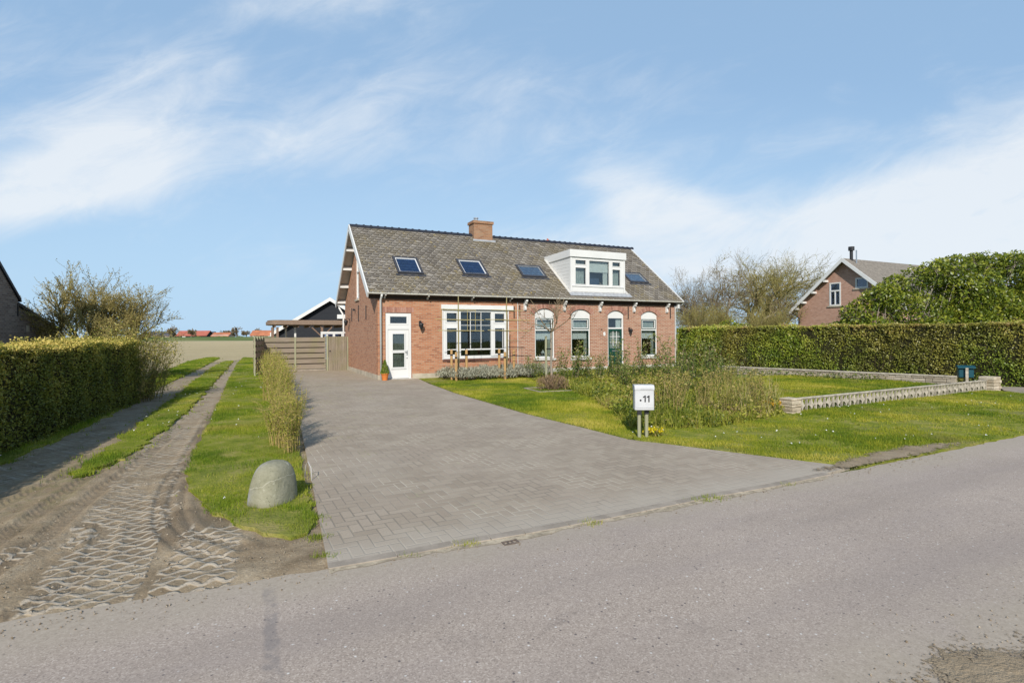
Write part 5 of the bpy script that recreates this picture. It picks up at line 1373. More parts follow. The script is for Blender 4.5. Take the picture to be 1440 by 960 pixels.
# ================================================================= pergola and black barn behind the gate
t = thing('pergola', HP(-3.4, 11.6), 'brown pergola with a reed covered flat roof behind the gate', 'pergola', TH)
mb = MB(); pts = [(-.25+.45*(1-math.cos(a)), 1.5-1.8*math.sin(a)*.9) for a in np.linspace(-PI/2, PI/2, 12)]
mb.ext([(5.2, -.5), (5.2, 3.2)]+[(.2-.5*math.cos(a), 1.35+1.85*math.sin(a)) for a in np.linspace(PI/2, -PI/2, 12)], 2.44, 2.62, 'xy'); mb.build('roof', M['thatch'], t)
mb = MB(); mb.ext([(5.15, -.42), (5.15, 3.1)]+[(.25-.48*math.cos(a), 1.35+1.75*math.sin(a)) for a in np.linspace(PI/2, -PI/2, 12)], 2.623, 2.70, 'xy'); mb.build('reed_cover', M['thatch'], t)
for i in range(9): mb = MB(); mb.box(.1+i*.6, .17+i*.6, -.35, 3.0, 2.30, 2.438); mb.build('rafter', M['beam'], t)
for x, y in ((0, .1), (.25, -.3), (.05, .7), (2.6, -.3), (4.6, -.3), (.1, 2.8)): mb = MB(); mb.box(x-.06, x+.06, y-.06, y+.06, 0, 2.30); mb.build('post', M['beam'], t)
for x, s_ in ((2.6, 1), (2.6, -1), (4.6, -1)): mb = MB(); mb.beam((x, -.3, 1.75), (x+s_*.55, -.3, 2.29), .06, .08, (0, 1, 0)); mb.build('brace', M['beam'], t)
for x, y in ((.75, .9), (1.2, .2)):
    mb = MB(); mb.box(x-.05, x+.05, y-.05, y+.05, 0, 2.30); mb.build('post', M['white'], t)
t = thing('black_barn', (-13.3, 39.2, 0), 'black boarded barn with white bargeboards behind the pergola', 'barn', TH*.55)
ga = [(-3.6, 0), (3.6, 0), (3.6, 2.1), (0, 4.40), (-3.6, 2.1)]
mb = MB()
for i in range(27):                     # overlapping boards
    z0 = i*.165; 
    def hw(z): return 3.6 if z <= 2.1 else max(0, 3.6*(4.40-z)/2.3)
    z1 = min(z0+.175, 4.39); 
    if hw(z0) <= .05: break
    mb.ext([(-hw(z0), z0), (hw(z0), z0), (hw(z1), z1), (-hw(z1), z1)], -.02-.006*(i % 2), 0, 'xz')
mb.build('wall', M['dark_wood'], t); mb = MB(); mb.ext(ga, .001, 9, 'xz'); mb.build('frame', M['dark_wood'], t)
sl = math.atan2(2.3, 3.6)
for s_ in (-1, 1):
    mb = MB(); mb.ext([(s_*4.0, 1.97), (0, 4.525), (0, 4.40), (s_*4.0, 1.845)][::s_], -.35, 9.2, 'xz'); mb.build('roof', M['ridge'], t)
    mb = MB(); mb.ext([(s_*4.03, 2.03), (0, 4.60), (0, 4.34), (s_*4.03, 1.77)][::s_], -.40, -.355, 'xz'); mb.build('bargeboard', M['white'], t)
mb = MB(); mb.box(.5, 1.7, -.5, -.03, 3.05, 3.35); mb.build('awning', M['white'], t)
for x0, x1, z1 in ((-.4, 1.4, 2.35),):
    z1 = min(z1, 2.1)
    mb = MB(); mb.ext(rect(x0, x1, .1, z1), -.07, -.03, 'xz', [rect(x0+.1, x1-.1, .2, z1-.12)]); f_ = mb.build('window', M['white'], t)
    mb = MB(); mb.box(x0+.1, x1-.1, -.06, -.05, .2, z1-.12); mb.build('pane', M['glass_sky'], f_)
# downpipe-side white door frame beside the house
t = thing('white_screen', HP(-1.1, 9.2), 'white framed glass screen behind the garden door', 'screen', TH)
mb = MB(); mb.ext(rect(0, 1.15, 0, 2.03), 0, .06, 'xz', [rect(.10, .62, .1, 1.90), rect(.74, 1.07, .1, 1.90)]); mb.build('frame', M['white'], t)
mb = MB(); mb.box(.1, 1.07, .02, .03, .1, 1.90); mb.build('pane', M['glass_sky'], t)

# ================================================================= front garden
def lav(seed):
    t = thing('lavender_bush', (0, 0), 'low grey-green lavender bush in the bed along the front wall', 'bush', 0, 'lavender bushes under the wide window'); r = np.random.default_rng(seed)
    n = 700; a = r.uniform(0, 2*PI, n); q = np.sqrt(r.random(n)); h_ = .34*np.sqrt(np.maximum(0, 1-.75*q*q))*r.uniform(.55, 1.15, n); P = np.c_[np.cos(a)*q*.36, np.sin(a)*q*.36, h_]
    leaves('foliage', P, .085, M['lavender'], t, r, None, .22, None, -2.2)
    sg = [((c*.05, s*.05, 0), (c*.30*q_, s*.30*q_, .30), .005, .003) for c, s, q_ in zip(np.cos(a[:40]), np.sin(a[:40]), q[:40])]
    seg_mesh('stem', sg, M['twig'], t, 3)['kind'] = 'stuff'; return t
lv = [lav(81), lav(82)]; k = 0
for row, wv in ((0, -.75), (1, -1.4), (2, -2.05)):
    for u in np.arange(2.55+row*.1, 6.9-row*.2, .56):
        p = HP(u+rb.normal()*.06, wv+rb.normal()*.08-.06*(u-2.5)*(.5 if row == 2 else 0), .05); s_ = rb.uniform(1.1, 1.5)
        if k < 2: lv[k].location = p; lv[k].scale = (s_, s_, s_)
        else: copy_tree(lv[k % 2], p, rb.uniform(0, 6), None, s_)
        k += 1
# espaliers
def espalier(px, Y, label, right):
    p = AT(px, 500, Y); t = thing('espalier_tree', (p[0], p[1], 0.05), label, 'tree', TH, 'espalier trees trained on canes before the front wall'); r = np.random.default_rng(int(px))
    mb = MB(); mb.tube([(r.normal()*.006, 0, z) for z in np.linspace(0, 3.25, 8)], [.034, .033, .032, .031, .029, .027, .024, .018], 8); mb.build('trunk', M['bark'], t, smooth=True)
    for z, a0, a1 in ((2.34, -.95, 1.05), (1.92, -.85, 1.05), (2.72, -.7, .7)):
        mb = MB(); mb.tube([(a0, -.045, z+.01), (0, -.045, z), (a1, -.045, z-.01)], .013, 6); mb.build('cane', M['bamboo'], t)
    for x in (-.72, .35, .68) if not right else (.55,):
        mb = MB(); mb.tube([(x, -.06, 1.9), (x, -.06, 2.75)], .008, 5); mb.build('cane', M['bamboo'], t)
    for z in (2.34, 1.92, 1.55, 1.2, .85) if right else (2.34, 1.92, 2.72):
        for s_ in ((1,) if right and z < 1.9 else (-1, 1)):
            L_ = r.uniform(.55, .8); mb = MB(); pts = [np.array([0, 0, z-.03])]
            for k in range(5): pts.append(pts[-1]+np.array([s_*L_/5, r.normal()*.012, r.normal()*.012+.006]))
            mb.tube(pts, [.014, .012, .010, .009, .007, .004], 5); mb.build('branch', M['bark'], t)
    return t
espalier(645, 20.7, 'espalier tree with thin trunk in front of the left casement of the wide window', False)
espalier(713, 21.3, 'espalier tree with side branches over the brick right of the wide window', True)
stk = []
for i, (px, Y, h_, lab) in enumerate([(635, 21.0, 1.2, 'leftmost of the orange-brown stakes holding the left espalier tree'), (641.5, 20.3, 1.12, 'stake standing just left of the left espalier trunk, in front of the lavender'), (656, 20.9, 1.2, 'stake standing right of the left espalier trunk'),
                                      (702, 21.6, 1.2, 'stake standing left of the right espalier trunk'), (710, 20.8, 1.1, 'stake in front of the right espalier trunk'), (722.5, 21.7, 1.15, 'rightmost orange-brown stake, against the brick between the two fronts')]):
    p = AT(px, 500, Y); t = thing('tree_stake', (p[0], p[1], .03), lab, 'stake', rb.uniform(0, 3), 'round stakes supporting the espalier trees'); mb = MB(); mb.lathe([(.05, 0), (.05, h_-.012), (.04, h_)], 10); mb.build('stake', M['stake'], t, smooth=False); stk.append((p, h_))
    mb = MB(); mb.lathe([(.056, h_-.24), (.058, h_-.21), (.056, h_-.18)], 10); mb.build('rubber_tie', M['black'], t)
# young tree with its stake
t = thing('young_tree', (1.27, 17.4, .05), 'young bare tree with a forked twiggy crown on the front lawn', 'tree'); r = np.random.default_rng(95); segs = []; tips = []
pts = [np.array([r.normal()*.008, r.normal()*.008, z]) for z in np.linspace(0, 1.82, 6)]
for a_, b_ in zip(pts[:-1], pts[1:]): segs.append((a_, b_, .042-.004*a_[2], .042-.004*b_[2]))
for i in range(7):
    a = 2*PI*i/7+r.normal()*.2; d = np.array([math.cos(a)*.95, math.sin(a)*.7, .62]); d /= np.linalg.norm(d)
    grow(r, segs, tips, pts[-1], d, .62, .020, 0, 2, .20, .06, (2, 4), .66, (.35, .8), 3, .0065)
seg_mesh('trunk', [s for s in segs if s[2] > .02], M['bark_grey'], t, 8); seg_mesh('crown', [s for s in segs if s[2] <= .02], M['twig'], t, 4)
t = thing('tree_stake', (1.10, 17.33, .05), 'pale green stake tied to the young bare tree on the lawn', 'stake'); mb = MB(); mb.lathe([(.038, 0), (.038, 1.68), (.03, 1.70)], 10); mb.build('stake', M['stake_green'], t)
mb = MB(); mb.tube([(0, -.02, 1.28), (.09, .0, 1.28), (.20, .07, 1.28)], .022, 6); mb.build('rubber_tie', M['black'], t)
t = thing('dry_shrub', (1.28, 16.95, .05), 'dry brown twiggy shrub around the foot of the young tree', 'bush'); r = np.random.default_rng(97); n = 1500; a = r.uniform(0, 2*PI, n); q = np.sqrt(r.random(n)); P = np.c_[np.cos(a)*q*.52, np.sin(a)*q*.45, .48*np.sqrt(1-.7*q*q)*r.random(n)**.7+.03]
leaves('foliage', P, .09, M['brown'], t, r, None, .14, None, -2.0)
sg = [((c*.1, s*.1, 0), (c*.45*q_, s*.4*q_, .30+.2*(1-q_)), .005, .003) for c, s, q_ in zip(np.cos(a[:120]), np.sin(a[:120]), q[:120])]; seg_mesh('stem', sg, M['twig'], t, 3)['kind'] = 'stuff'
t = thing('stone_edging', (1.2, 16.9, 0), 'square of grey edging stones around the dry brown shrub', 'edging', .35)
for k in range(4):
    mb = MB(); mb.box(-.66, .60, -.66, -.60, .0, .085, bev=.008); mb.build('edging_stone', M['kerb'], t, M=Matrix.Rotation(k*PI/2, 4, 'Z'))

# tall shrubs of the front bed
def tallshrub(seed, h0_, nst, wide, leafn, leafs, m, stemm='twig', tip=None):
    r = np.random.default_rng(seed); segs = []; P = []; T = []
    for i in range(nst):
        a = r.uniform(0, 2*PI); q = r.random()**.6*wide; b = np.array([math.cos(a)*q*.5, math.sin(a)*q*.5, 0]); d = np.array([math.cos(a)*q*.5+r.normal()*.1, math.sin(a)*q*.5+r.normal()*.1, 1.]); h_ = h0_*r.uniform(.6, 1.08); n = 8
        for k in range(n):
            e = b+d*h_/n; segs.append((b, e, .009-.0008*k, .0082-.0008*k)); b = e; d = d+r.normal(size=3)*np.array([.09, .09, .02])
            if k >= 1:
                for _ in range(leafn): P.append(b+r.normal(size=3)*np.array([.075, .075, .06])*(1.15-.5*k/n)); T.append(.25+.5*k/n+r.normal()*.2)
    return segs, np.array(P), np.clip(np.array(T), 0, 1), r
protos = []
for i, a_ in enumerate([(101, 1.35, 9, .42, 7, .085, 'shrub'), (102, 1.1, 11, .5, 7, .075, 'shrub'), (103, 1.55, 6, .3, 6, .08, 'shrub')]):
    t = thing('garden_shrub', (0, 0), 'leafy upright shrub', 'shrub'); s_, P, T, r = tallshrub(a_[0], *a_[1:6], None); seg_mesh('stem', s_, M['twig'], t, 3)['kind'] = 'stuff'; leaves('foliage', P, a_[5], M[a_[6]], t, r, None, .5, T); protos.append(t)
spots = [(802, 19.4, 1, 1.0, 'leafy upright shrub right of the young tree, in front of the second arched window'), (818, 20.2, 0, .95, 'dense dark green shrub below the arched window left of the green door'), (835, 19.8, 1, .85, 'bushy shrub between the green door and the arched window left of it'),
         (851, 20.6, 1, .8, 'low leafy shrub at the left side of the green door'), (868, 19.5, 0, .98, 'green shrub standing in front of the green door'), (896, 21.2, 2, 1.0, 'tall thin shrub beside the right jamb of the green door'), (912, 20.2, 1, .9, 'leafy shrub in front of the right arched window'),
         (926, 21.4, 2, .85, 'thin reddish shrub right of the right arched window'), (944, 20.6, 2, .98, 'slender shrub at the right corner of the farmhouse'), (962, 19.6, 0, 1.05, 'dense green shrub just right of the farmhouse corner'), (982, 19.0, 1, 1.1, 'broad green shrub in front of the far end of the tall hedge'),
         (1003, 18.2, 0, .95, 'green shrub in the right part of the front bed'), (940, 17.5, 1, .9, 'bushy green shrub in the middle of the wild bed above the mailbox'), (1018, 17.0, 1, .85, 'rounded shrub near the start of the stone garden wall'), (745, 21.6, 1, .75, 'sparse pinkish shrub below the arched window behind the young tree'),
         (757, 20.6, 1, .62, 'low shrub left of the young tree trunk'), (786, 20.9, 2, .75, 'thin shrub directly right of the young tree trunk'), (880, 17.6, 1, .72, 'low shrub in the wild bed below the green door'), (965, 15.6, 1, .85, 'leafy shrub in the wild bed behind the yellow daffodils'), (1000, 15.2, 1, .7, 'yellowish shrub in the right half of the wild bed')]
for k, (px, Y, pi_, s_, lab) in enumerate(spots):
    p = AT(px, 500, Y); o = protos[pi_] if k == [q[2] for q in spots].index(pi_) else copy_tree(protos[pi_])
    o.location = (p[0], p[1], .04); o.rotation_euler.z = rb.uniform(0, 6); o.scale = (s_*1.1, s_*1.1, s_*1.08); o['label'] = lab; o['group'] = 'shrubs of the front garden bed'
# undergrowth and dry stalks
bedp = [G(*q) for q in [(752, 538), (790, 547), (830, 562), (872, 590), (886, 607), (920, 606), (960, 606), (1000, 604), (1060, 596), (1098, 586), (1085, 570), (1065, 555), (1045, 541), (1022, 527)]]+[HP(15.0, -.5)[:2], HP(7, -.6)[:2]]
Pb = scatter(bedp, 300, rng, 13); hv = np.clip(.15+1.3*vnoise(Pb, 1.3, 15), .2, 1.4)
o = blades('garden_undergrowth', Pb, M['herb'], rng, .16, .016, .05, 4, .9, hv); tag(o, 'tangled yellow-green undergrowth of the wild front garden bed', 'undergrowth', kind='stuff')
Pl = scatter(bedp, 300, rng, 13); hz_ = np.clip(.05+.42*vnoise(Pl, 1.0, 19)**1.5*rng.random(len(Pl)), .03, .5)
Pl3 = np.repeat(np.c_[Pl, hz_], 3, 0)+rng.normal(size=(len(Pl)*3, 3))*.07; Pl3[:, 2] = np.maximum(Pl3[:, 2], .06)
o = leaves('garden_herbs', Pl3, .075, M['herb'], None, rng, None, .5, np.clip(.9*vnoise(Pl3[:, :2], 1.3, 8)+rng.normal(size=len(Pl3))*.18, 0, 1)); tag(o, 'low broad-leaved herbs covering the wild front garden bed', 'herbs', kind='stuff')
dryp = [G(*q) for q in [(905, 606), (1000, 606), (1098, 587), (1100, 560), (1070, 545), (1000, 560), (950, 575), (930, 590)]]
Pd_ = scatter(dryp, 34, rng, 13); Pd_ = Pd_[vnoise(Pd_, 1.9, 27)+.4*vnoise(Pd_, 6, 28) > .62+.25*rng.random(len(Pd_))-.12]; hv = np.clip(.45+.9*vnoise(Pd_, 2.4, 29), .35, 1.3)
o = blades('dry_stalks', Pd_, M['dry'], rng, .46, .010, .05, 2, .45, hv); tag(o, 'pale dry upright stalks on the right side of the wild bed', 'stalks', kind='stuff')
Pe = scatter(dryp, 40, rng, 13); Pe = Pe[vnoise(Pe, 1.6, 37) > .45]; o = blades('green_stalks', Pe, M['herb'], rng, .48, .014, .05, 2, .45); tag(o, 'fresh green upright stalks among the dry ones', 'stalks', kind='stuff')
def perennial(seed):
    t = thing('dry_perennial', (0, 0), 'upright clump of tan winter stems in the wild front bed', 'perennial', 0, 'dry perennials of the wild bed'); r = np.random.default_rng(seed); sg = []; P = []; Q = []
    for i in range(46):
        a = r.uniform(0, 2*PI); q = r.random()**.6; b = np.array([math.cos(a)*q*.16, math.sin(a)*q*.16, 0]); d = np.array([math.cos(a)*q*.22+r.normal()*.07, math.sin(a)*q*.22+r.normal()*.07, 1]); h_ = r.uniform(.4, .85)
        for k in range(4):
            e = b+d*h_/4; sg.append((b, e, .006-.0008*k, .0052-.0008*k)); b = e; d = d+r.normal(size=3)*np.array([.07, .07, .02])
            if k > 0: P += [b+r.normal(size=3)*.035 for _ in range(3)]
        Q += [b+r.normal(size=3)*.022 for _ in range(6)]
    seg_mesh('stem', sg, M['cane_tan'], t, 3)['kind'] = 'stuff'; T = np.r_[np.clip(r.normal(.3, .18, len(P)), 0, .6), np.full(len(Q), .85)]; leaves('foliage', np.array(P+Q), .055, M['herb'], t, r, None, .38, T); return t
M['cane_tan'] = plain('tan_stem', (.40, .31, .13), .9, .1, var=.3)
pp = [perennial(141), perennial(142)]
pts_ = [(948, 590), (985, 580), (1030, 588), (1076, 584), (1062, 566), (1012, 562), (960, 572), (1030, 552), (908, 588)]
for k, q in enumerate(pts_):
    p = np.array(G(*q))+rb.normal(size=2)*.08; s_ = rb.uniform(.75, 1.1)
    if k < 2: pp[k].location = (*p, .05); pp[k].scale = (s_, s_, s_)
    else: copy_tree(pp[k % 2], (*p, .05), rb.uniform(0, 6), None, s_)
# flowers
def flowers(px, py, rad, m, lab, n, cat='flowers', h=.16):
    p = G(px, py); t = thing('flower_clump', (p[0], p[1], .05), lab, cat, 0, 'yellow flowers in the front garden'); r = np.random.default_rng(int(px)); P = []; sg = []
    for i in range(n):
        a = r.uniform(0, 2*PI); q = math.sqrt(r.random())*rad; c = np.array([math.cos(a)*q, math.sin(a)*q*.7, h*r.uniform(.7, 1.15)]); sg.append((np.array([c[0]*.8, c[1]*.8, 0]), c, .004, .003))
        P += [c+r.normal(size=3)*.012 for _ in range(7)]
    leaves('petals', np.array(P), .042, M[m], t, r, None, .6); seg_mesh('stem', sg, M['twig_olive'], t, 3)['kind'] = 'stuff'
    Q = r.normal(size=(n*7, 3))*np.array([rad*.5, rad*.4, .04])+np.array([0, 0, h*.45]); leaves('foliage', Q, .06, M['herb'], t, r, None, .3, None, -1)
flowers(919, 617, .17, 'yellow', 'bright lemon yellow flower clump at the foot of the mailbox', 36, h=.11)
flowers(913, 571, .2, 'orange', 'small golden daffodil clump in the wild bed above the mailbox', 16, h=.30)
flowers(1083, 583, .22, 'orange', 'golden daffodil clump beside the left stone pier', 34, h=.24)
flowers(1012, 548, .2, 'yellow', 'pale yellow flowers deep in the right half of the wild bed', 8, h=.34)
# potted conifer by the white door
p = HP(.20, -.30, .05); t = thing('potted_conifer', p, 'small cone-shaped conifer in a terracotta pot beside the white door', 'potted plant')
mb = MB(); mb.lathe([(.10, 0), (.14, .22), (.155, .225), (.16, .28), (.14, .282), (.135, .25)], 18); mb.build('pot', M['terracotta'], t, smooth=False)
r = np.random.default_rng(5); n = 1500; z = r.random(n)**1.2; a = r.uniform(0, 2*PI, n); rad = .17*(1-z)**.8*(1-.25*r.random(n))+.01; P = np.c_[np.cos(a)*rad, np.sin(a)*rad, .27+z*.52]
leaves('foliage', P, .05, M['conifer'], t, r, None, .35, None, -1.5); mb = MB(); mb.tube([(0, 0, .2), (0, 0, .7)], [.02, .008], 6); mb.build('stem', M['bark'], t)

# ================================================================= mailbox
t = thing('mailbox', (2.20, 8.97, .04), 'white mailbox with the number 11 on two wooden posts at the corner of the drive', 'mailbox', -.05)
mb = MB(); M['mail'] = plain('mailbox_paint', (.50, .505, .51), .45, .4, var=.06, scale=9); mb.box(-.155, .165, -.06, .12, .475, .845, bev=.012); mb.build('box', M['mail'], t)
mb = MB(); mb.ext([(-.07, .855), (-.07, .815), (.125, .815), (.125, .895), (-.04, .895)], -.158, .168, 'yz'); mb.build('lid', M['mail'], t)
mb = MB(); mb.box(-.06, .14, -.0745, -.0705, .826, .836); mb.build('letter_slot', M['zinc'], t)
mb = MB(); mb.box(-.13, .15, -.066, -.061, .52, .524); mb.build('seam', M['zinc'], t)
mb = MB(); mb.lathe([(.016, 0), (.016, .008)], 10, Matrix.Translation((-.06, -.060, .645)) @ Matrix.Rotation(PI/2, 4, 'X')); mb.build('lock', M['black'], t)
for k in range(2):
    x = .005+k*.062; mb = MB(); mb.ext([(x, .615), (x+.021, .615), (x+.021, .725), (x+.005, .725), (x-.026, .702), (x-.026, .684), (x, .697)], -.064, -.0595, 'xz'); mb.build('house_digit', M['black'], t)
for x, y in ((-.075, -.01), (.06, .06)):
    mb = MB(); mb.lathe([(.030, -.02), (.030, .475)], 10, Matrix.Translation((x, y, 0))); po = mb.build('post', M['stake_green'], t)
    mb = MB(); mb.box(x-.034, x+.034, y-.034, y+.034, .40, .474); mb.build('bracket', M['black'], po)

# ================================================================= walls on the right
t = thing('screen_wall', (6.05, 11.7, 0), 'low openwork concrete block wall between two stone piers', 'garden wall')
A_ = np.array([6.05, 11.7]); B_ = np.array([14.45, 16.2]); dd = B_-A_; Lw = np.linalg.norm(dd); an = math.atan2(dd[1], dd[0]); t.rotation_euler.z = an
nb_ = 27; bw_ = (Lw-.5)/nb_; hb_ = .30
for i in range(nb_):
    x0 = .28+i*bw_; x1 = x0+bw_-.006; w_ = x1-x0; z0 = .03; z1 = z0+hb_
    c = (x0+x1)/2
    def arc(cx, cz, rx, rz, a0, a1, n=7): return [(cx+rx*math.cos(a), cz+rz*math.sin(a)) for a in np.linspace(a0, a1, n)]
    f_ = .016
    holes = [[(x0+f_, z0+.02), (c-.02, z0+.02)]+arc(x0+f_, z0+.02, w_/2-f_-.012, hb_*.45, 0.02, PI/2-.02)[1:],
             [(c+.02, z0+.02), (x1-f_, z0+.02)]+arc(x1-f_, z0+.02, w_/2-f_-.012, hb_*.45, PI/2+.02, PI-.02)[:-1],
             [(c-.018, z1-.02), (x0+f_, z1-.02)]+arc(x0+f_, z1-.02, w_/2-f_-.012, hb_*.45, -PI/2+.02, -.02)[:-1],
             [(x1-f_, z1-.02), (c+.018, z1-.02)]+arc(x1-f_, z1-.02, w_/2-f_-.012, hb_*.45, PI+.02, 1.5*PI-.02)[1:]]
    mb = MB(); mb.ext(rect(x0, x1, z0, z1), -.022, .022, 'xz', holes); mb.build('screen_block', M['breeze'], t)
mb = MB(); mb.box(.2, Lw-.2, -.045, .045, .332, .358, bev=.004); mb.build('coping', M['breeze'], t)
mb = MB(); mb.box(.2, Lw-.2, -.035, .035, -.02, .028); mb.build('footing', M['breeze'], t)
def rubble(t, name, x0, x1, y0, y1, z1, m, sx=.20, sz=.085, seed=1, lean=0):
    r = np.random.default_rng(seed); mb = MB(); z = -.02; row = 0
    while z < z1-.02:
        hh = min(sz*r.uniform(.75, 1.3), z1-z); x = x0-(row % 2)*sx*.4
        while x < x1:
            w_ = sx*r.uniform(.6, 1.5); a = max(x, x0); b = min(x+w_, x1); x += w_
            if b-a < .02: continue
            j = r.uniform(-.014, .014, 2); mb.tc = r.random(); mb.box(a+.004, b-.004, y0+j[0], y1+j[1], z, z+hh-.007, bev=.012)
        z += hh; row += 1
    mb.build(name, m, t, tint=True)
    mb = MB(); mb.box(x0+.02, x1-.02, y0+.025, y1-.025, -.02, z1-.02); mb.build('mortar', M['sand'], t)
rubble(t, 'stone_pier', -.12, .22, -.16, .16, .38, M['stone'], .19, .075, 3); rubble(t, 'stone_pier', Lw-.22, Lw+.26, -.20, .20, .46, M['stone'], .19, .08, 4)
a0, a1 = np.array(G(1012, 524)), np.array(G(1150, 529)); a2 = np.array(G(1345, 542))
t = thing('stone_wall', tuple(a0), 'long low grey rubble stone wall in front of the tall hedge', 'garden wall'); d1_ = a2-a0; t.rotation_euler.z = math.atan2(d1_[1], d1_[0])
rubble(t, 'stones', 0, np.linalg.norm(d1_), -.13, .13, .27, M['stone_grey'], .26, .09, 9)
mb = MB(); mb.box(-.02, np.linalg.norm(d1_)+.02, -.15, .15, .275, .325, bev=.01); mb.build('coping', M['breeze'], t)
Pp = []
for q in np.linspace(.05, .72, 26): p = a0+d1_*q+np.array([-.25, -.42])+rb.normal(size=2)*.1; Pp += [np.array([*(p+rb.normal(size=2)*.16), rb.uniform(.05, .26)]) for _ in range(40)]
tag(leaves('wall_foot_plants', np.array(Pp), .08, M['shrub'], None, rng), 'low green plants along the foot of the grey stone wall', 'plants', kind='stuff')
pth = [G(*q) for q in [(1404, 546), (1440, 547), (1520, 550), (1520, 558), (1440, 556), (1412, 552)]]
sheet('path', pth, .064, M['kerb'])
t = thing('post_box', AT(1357, 530, 17.0)[:2]+(0.06,), 'teal plastic letter box on a post behind the end of the openwork wall', 'letter box', -.5)
teal = plain('teal_plastic', (.006, .062, .085), .4, .4)
mb = MB(); mb.box(-.035, .035, -.25, -.18, 0, .615); mb.build('post', M['breeze'], t)
mb = MB(); mb.box(-.19, .19, -.17, .08, .30, .60, bev=.02); mb.build('box', teal, t)
mb = MB(); mb.ext([(-.24, .60), (.12, .60), (.12, .665), (-.05, .69), (-.24, .645)], -.22, .22, 'yz'); mb.build('lid', teal, t)

# ================================================================= neighbour, left barn, far farms
NL = thing('neighbour_house', (28.1, 38.4, 0), 'brown brick neighbouring house with white bargeboards behind the tall hedge and the laurel', 'house', TH)
def gableh(w, D, E, Rh): return E+(Rh-E)*(1-abs(w-D/2)/(D/2))
D_, E_, R_ = 8.2, 4.05, 7.55
win1, win2 = rect(4.5, 5.42, 4.0, 5.85), rect(2.4, 3.35, 5.25, 6.05)
mb = MB(); mb.ext([(0, 0), (D_, 0), (D_, E_), (D_/2, R_), (0, E_)], 0, .3, 'yz', [win1, win2]); mb.build('gable_wall', M['brick_far'], NL)
mb = MB(); mb.box(.301, 11, 0, .3, 0, E_); mb.build('wall', M['brick_far'], NL); mb = MB(); mb.box(.301, 11, D_-.3, D_, 0, E_); mb.build('wall', M['brick_far'], NL)
mb = MB(); mb.ext([(.3, 0), (D_-.3, 0), (D_-.3, E_), (D_/2, R_-.2), (.3, E_)], 1.4, 1.5, 'yz'); mb.build('interior', M['dark'], NL)
for w_ in (win1, win2):
    a0_, b0_, a1_, b1_ = w_[0][0], w_[0][1], w_[1][0], w_[2][1]
    hs = [rect(a0_+.1, (a0_+a1_)/2-.04, b0_+.1, b1_-.72), rect((a0_+a1_)/2+.04, a1_-.1, b0_+.1, b1_-.72), rect(a0_+.1, a1_-.1, b1_-.6, b1_-.1)] if b1_-b0_ > 1 else [rect(a0_+.1, a1_-.1, b0_+.1, b1_-.1)]
    mb = MB(); mb.ext(w_, -.03, .08, 'yz', hs); f_ = mb.build('window', M['white'], NL); mb = MB(); mb.box(.02, .03, a0_+.1, a1_-.1, b0_+.1, b1_-.1); mb.build('pane', M['glass_sky'], f_)
    mb = MB(); mb.box(-.08, .0, a0_-.15, a1_+.15, b0_-.1, b0_-.001); mb.build('window_sill', M['plinth'], f_)
for fr_ in (0, 1):
    pl_ = [(-.45, E_-.30), (D_/2, R_+.12), (D_/2, R_+.0), (-.45, E_-.42)]; bl_ = [(-.5, E_-.32), (D_/2, R_+.15), (D_/2, R_-.17), (-.5, E_-.64)]
    if fr_: pl_ = [(D_-a, b) for a, b in pl_][::-1]; bl_ = [(D_-a, b) for a, b in bl_][::-1]
    mb = MB(); mb.ext(pl_, -.45, 11.3, 'yz'); mb.build('roof', M['slate_far'] if 'slate_far' in M else plain('far_slate', (.20, .175, .145), .9, .2, var=.25, scale=5), NL)
    mb = MB(); mb.ext(bl_, -.52, -.455, 'yz'); mb.build('bargeboard', M['white'], NL)
for wv in (1.0, 5.6, 6.6, 7.5, 8.1):
    mb = MB(); h_ = gableh(wv, D_, E_, R_)-.34; mb.box(-.45, -.001, wv-.08, wv+.08, h_, h_+.16); mb.build('purlin_end', M['white'], NL)
mb = MB(); mb.tube([(-.2, D_+.35, 3.55), (-.1, D_+.1, 3.3), (-.06, D_-.12, 3.1), (-.06, D_-.12, 0)], .06, 8); mb.build('downpipe', M['black'], NL)
mb = MB(); mb.lathe([(.12, R_-.2), (.12, R_+.75)], 10, Matrix.Translation((.55, D_/2-.1, 0))); mb.lathe([(.22, R_+.76), (.22, R_+1.06)], 10, Matrix.Translation((.55, D_/2-.1, 0))); fl = mb.build('flue', M['black'], NL)
mb = MB(); mb.tube([(.62, D_/2-.45, R_-.3), (.62, D_/2-.45, R_+.75)], .05, 6); mb.build('pipe', M['steel'], NL)
r = np.random.default_rng(9); P = r.normal(size=(900, 3))*np.array([.5, .5, .45])+np.array([0, 0, 1.9]); t = thing('heather_bush', (26.0, 40.0), 'reddish brown bush at the foot of the neighbouring gable', 'bush'); leaves('foliage', P, .13, M['brown'], t, r, None, .3, None, -1); seg_mesh('stem', [((0, 0, 0), (x_, y_, 1.9), .03, .01) for x_, y_ in r.normal(size=(24, 2))*.3], M['twig'], t, 3)['kind'] = 'stuff'

LB = thing('old_barn', (-17.55, 19.0, 0), 'old shaded brick barn with a lower lean-to, at the left edge behind the hedge', 'barn', hrz)
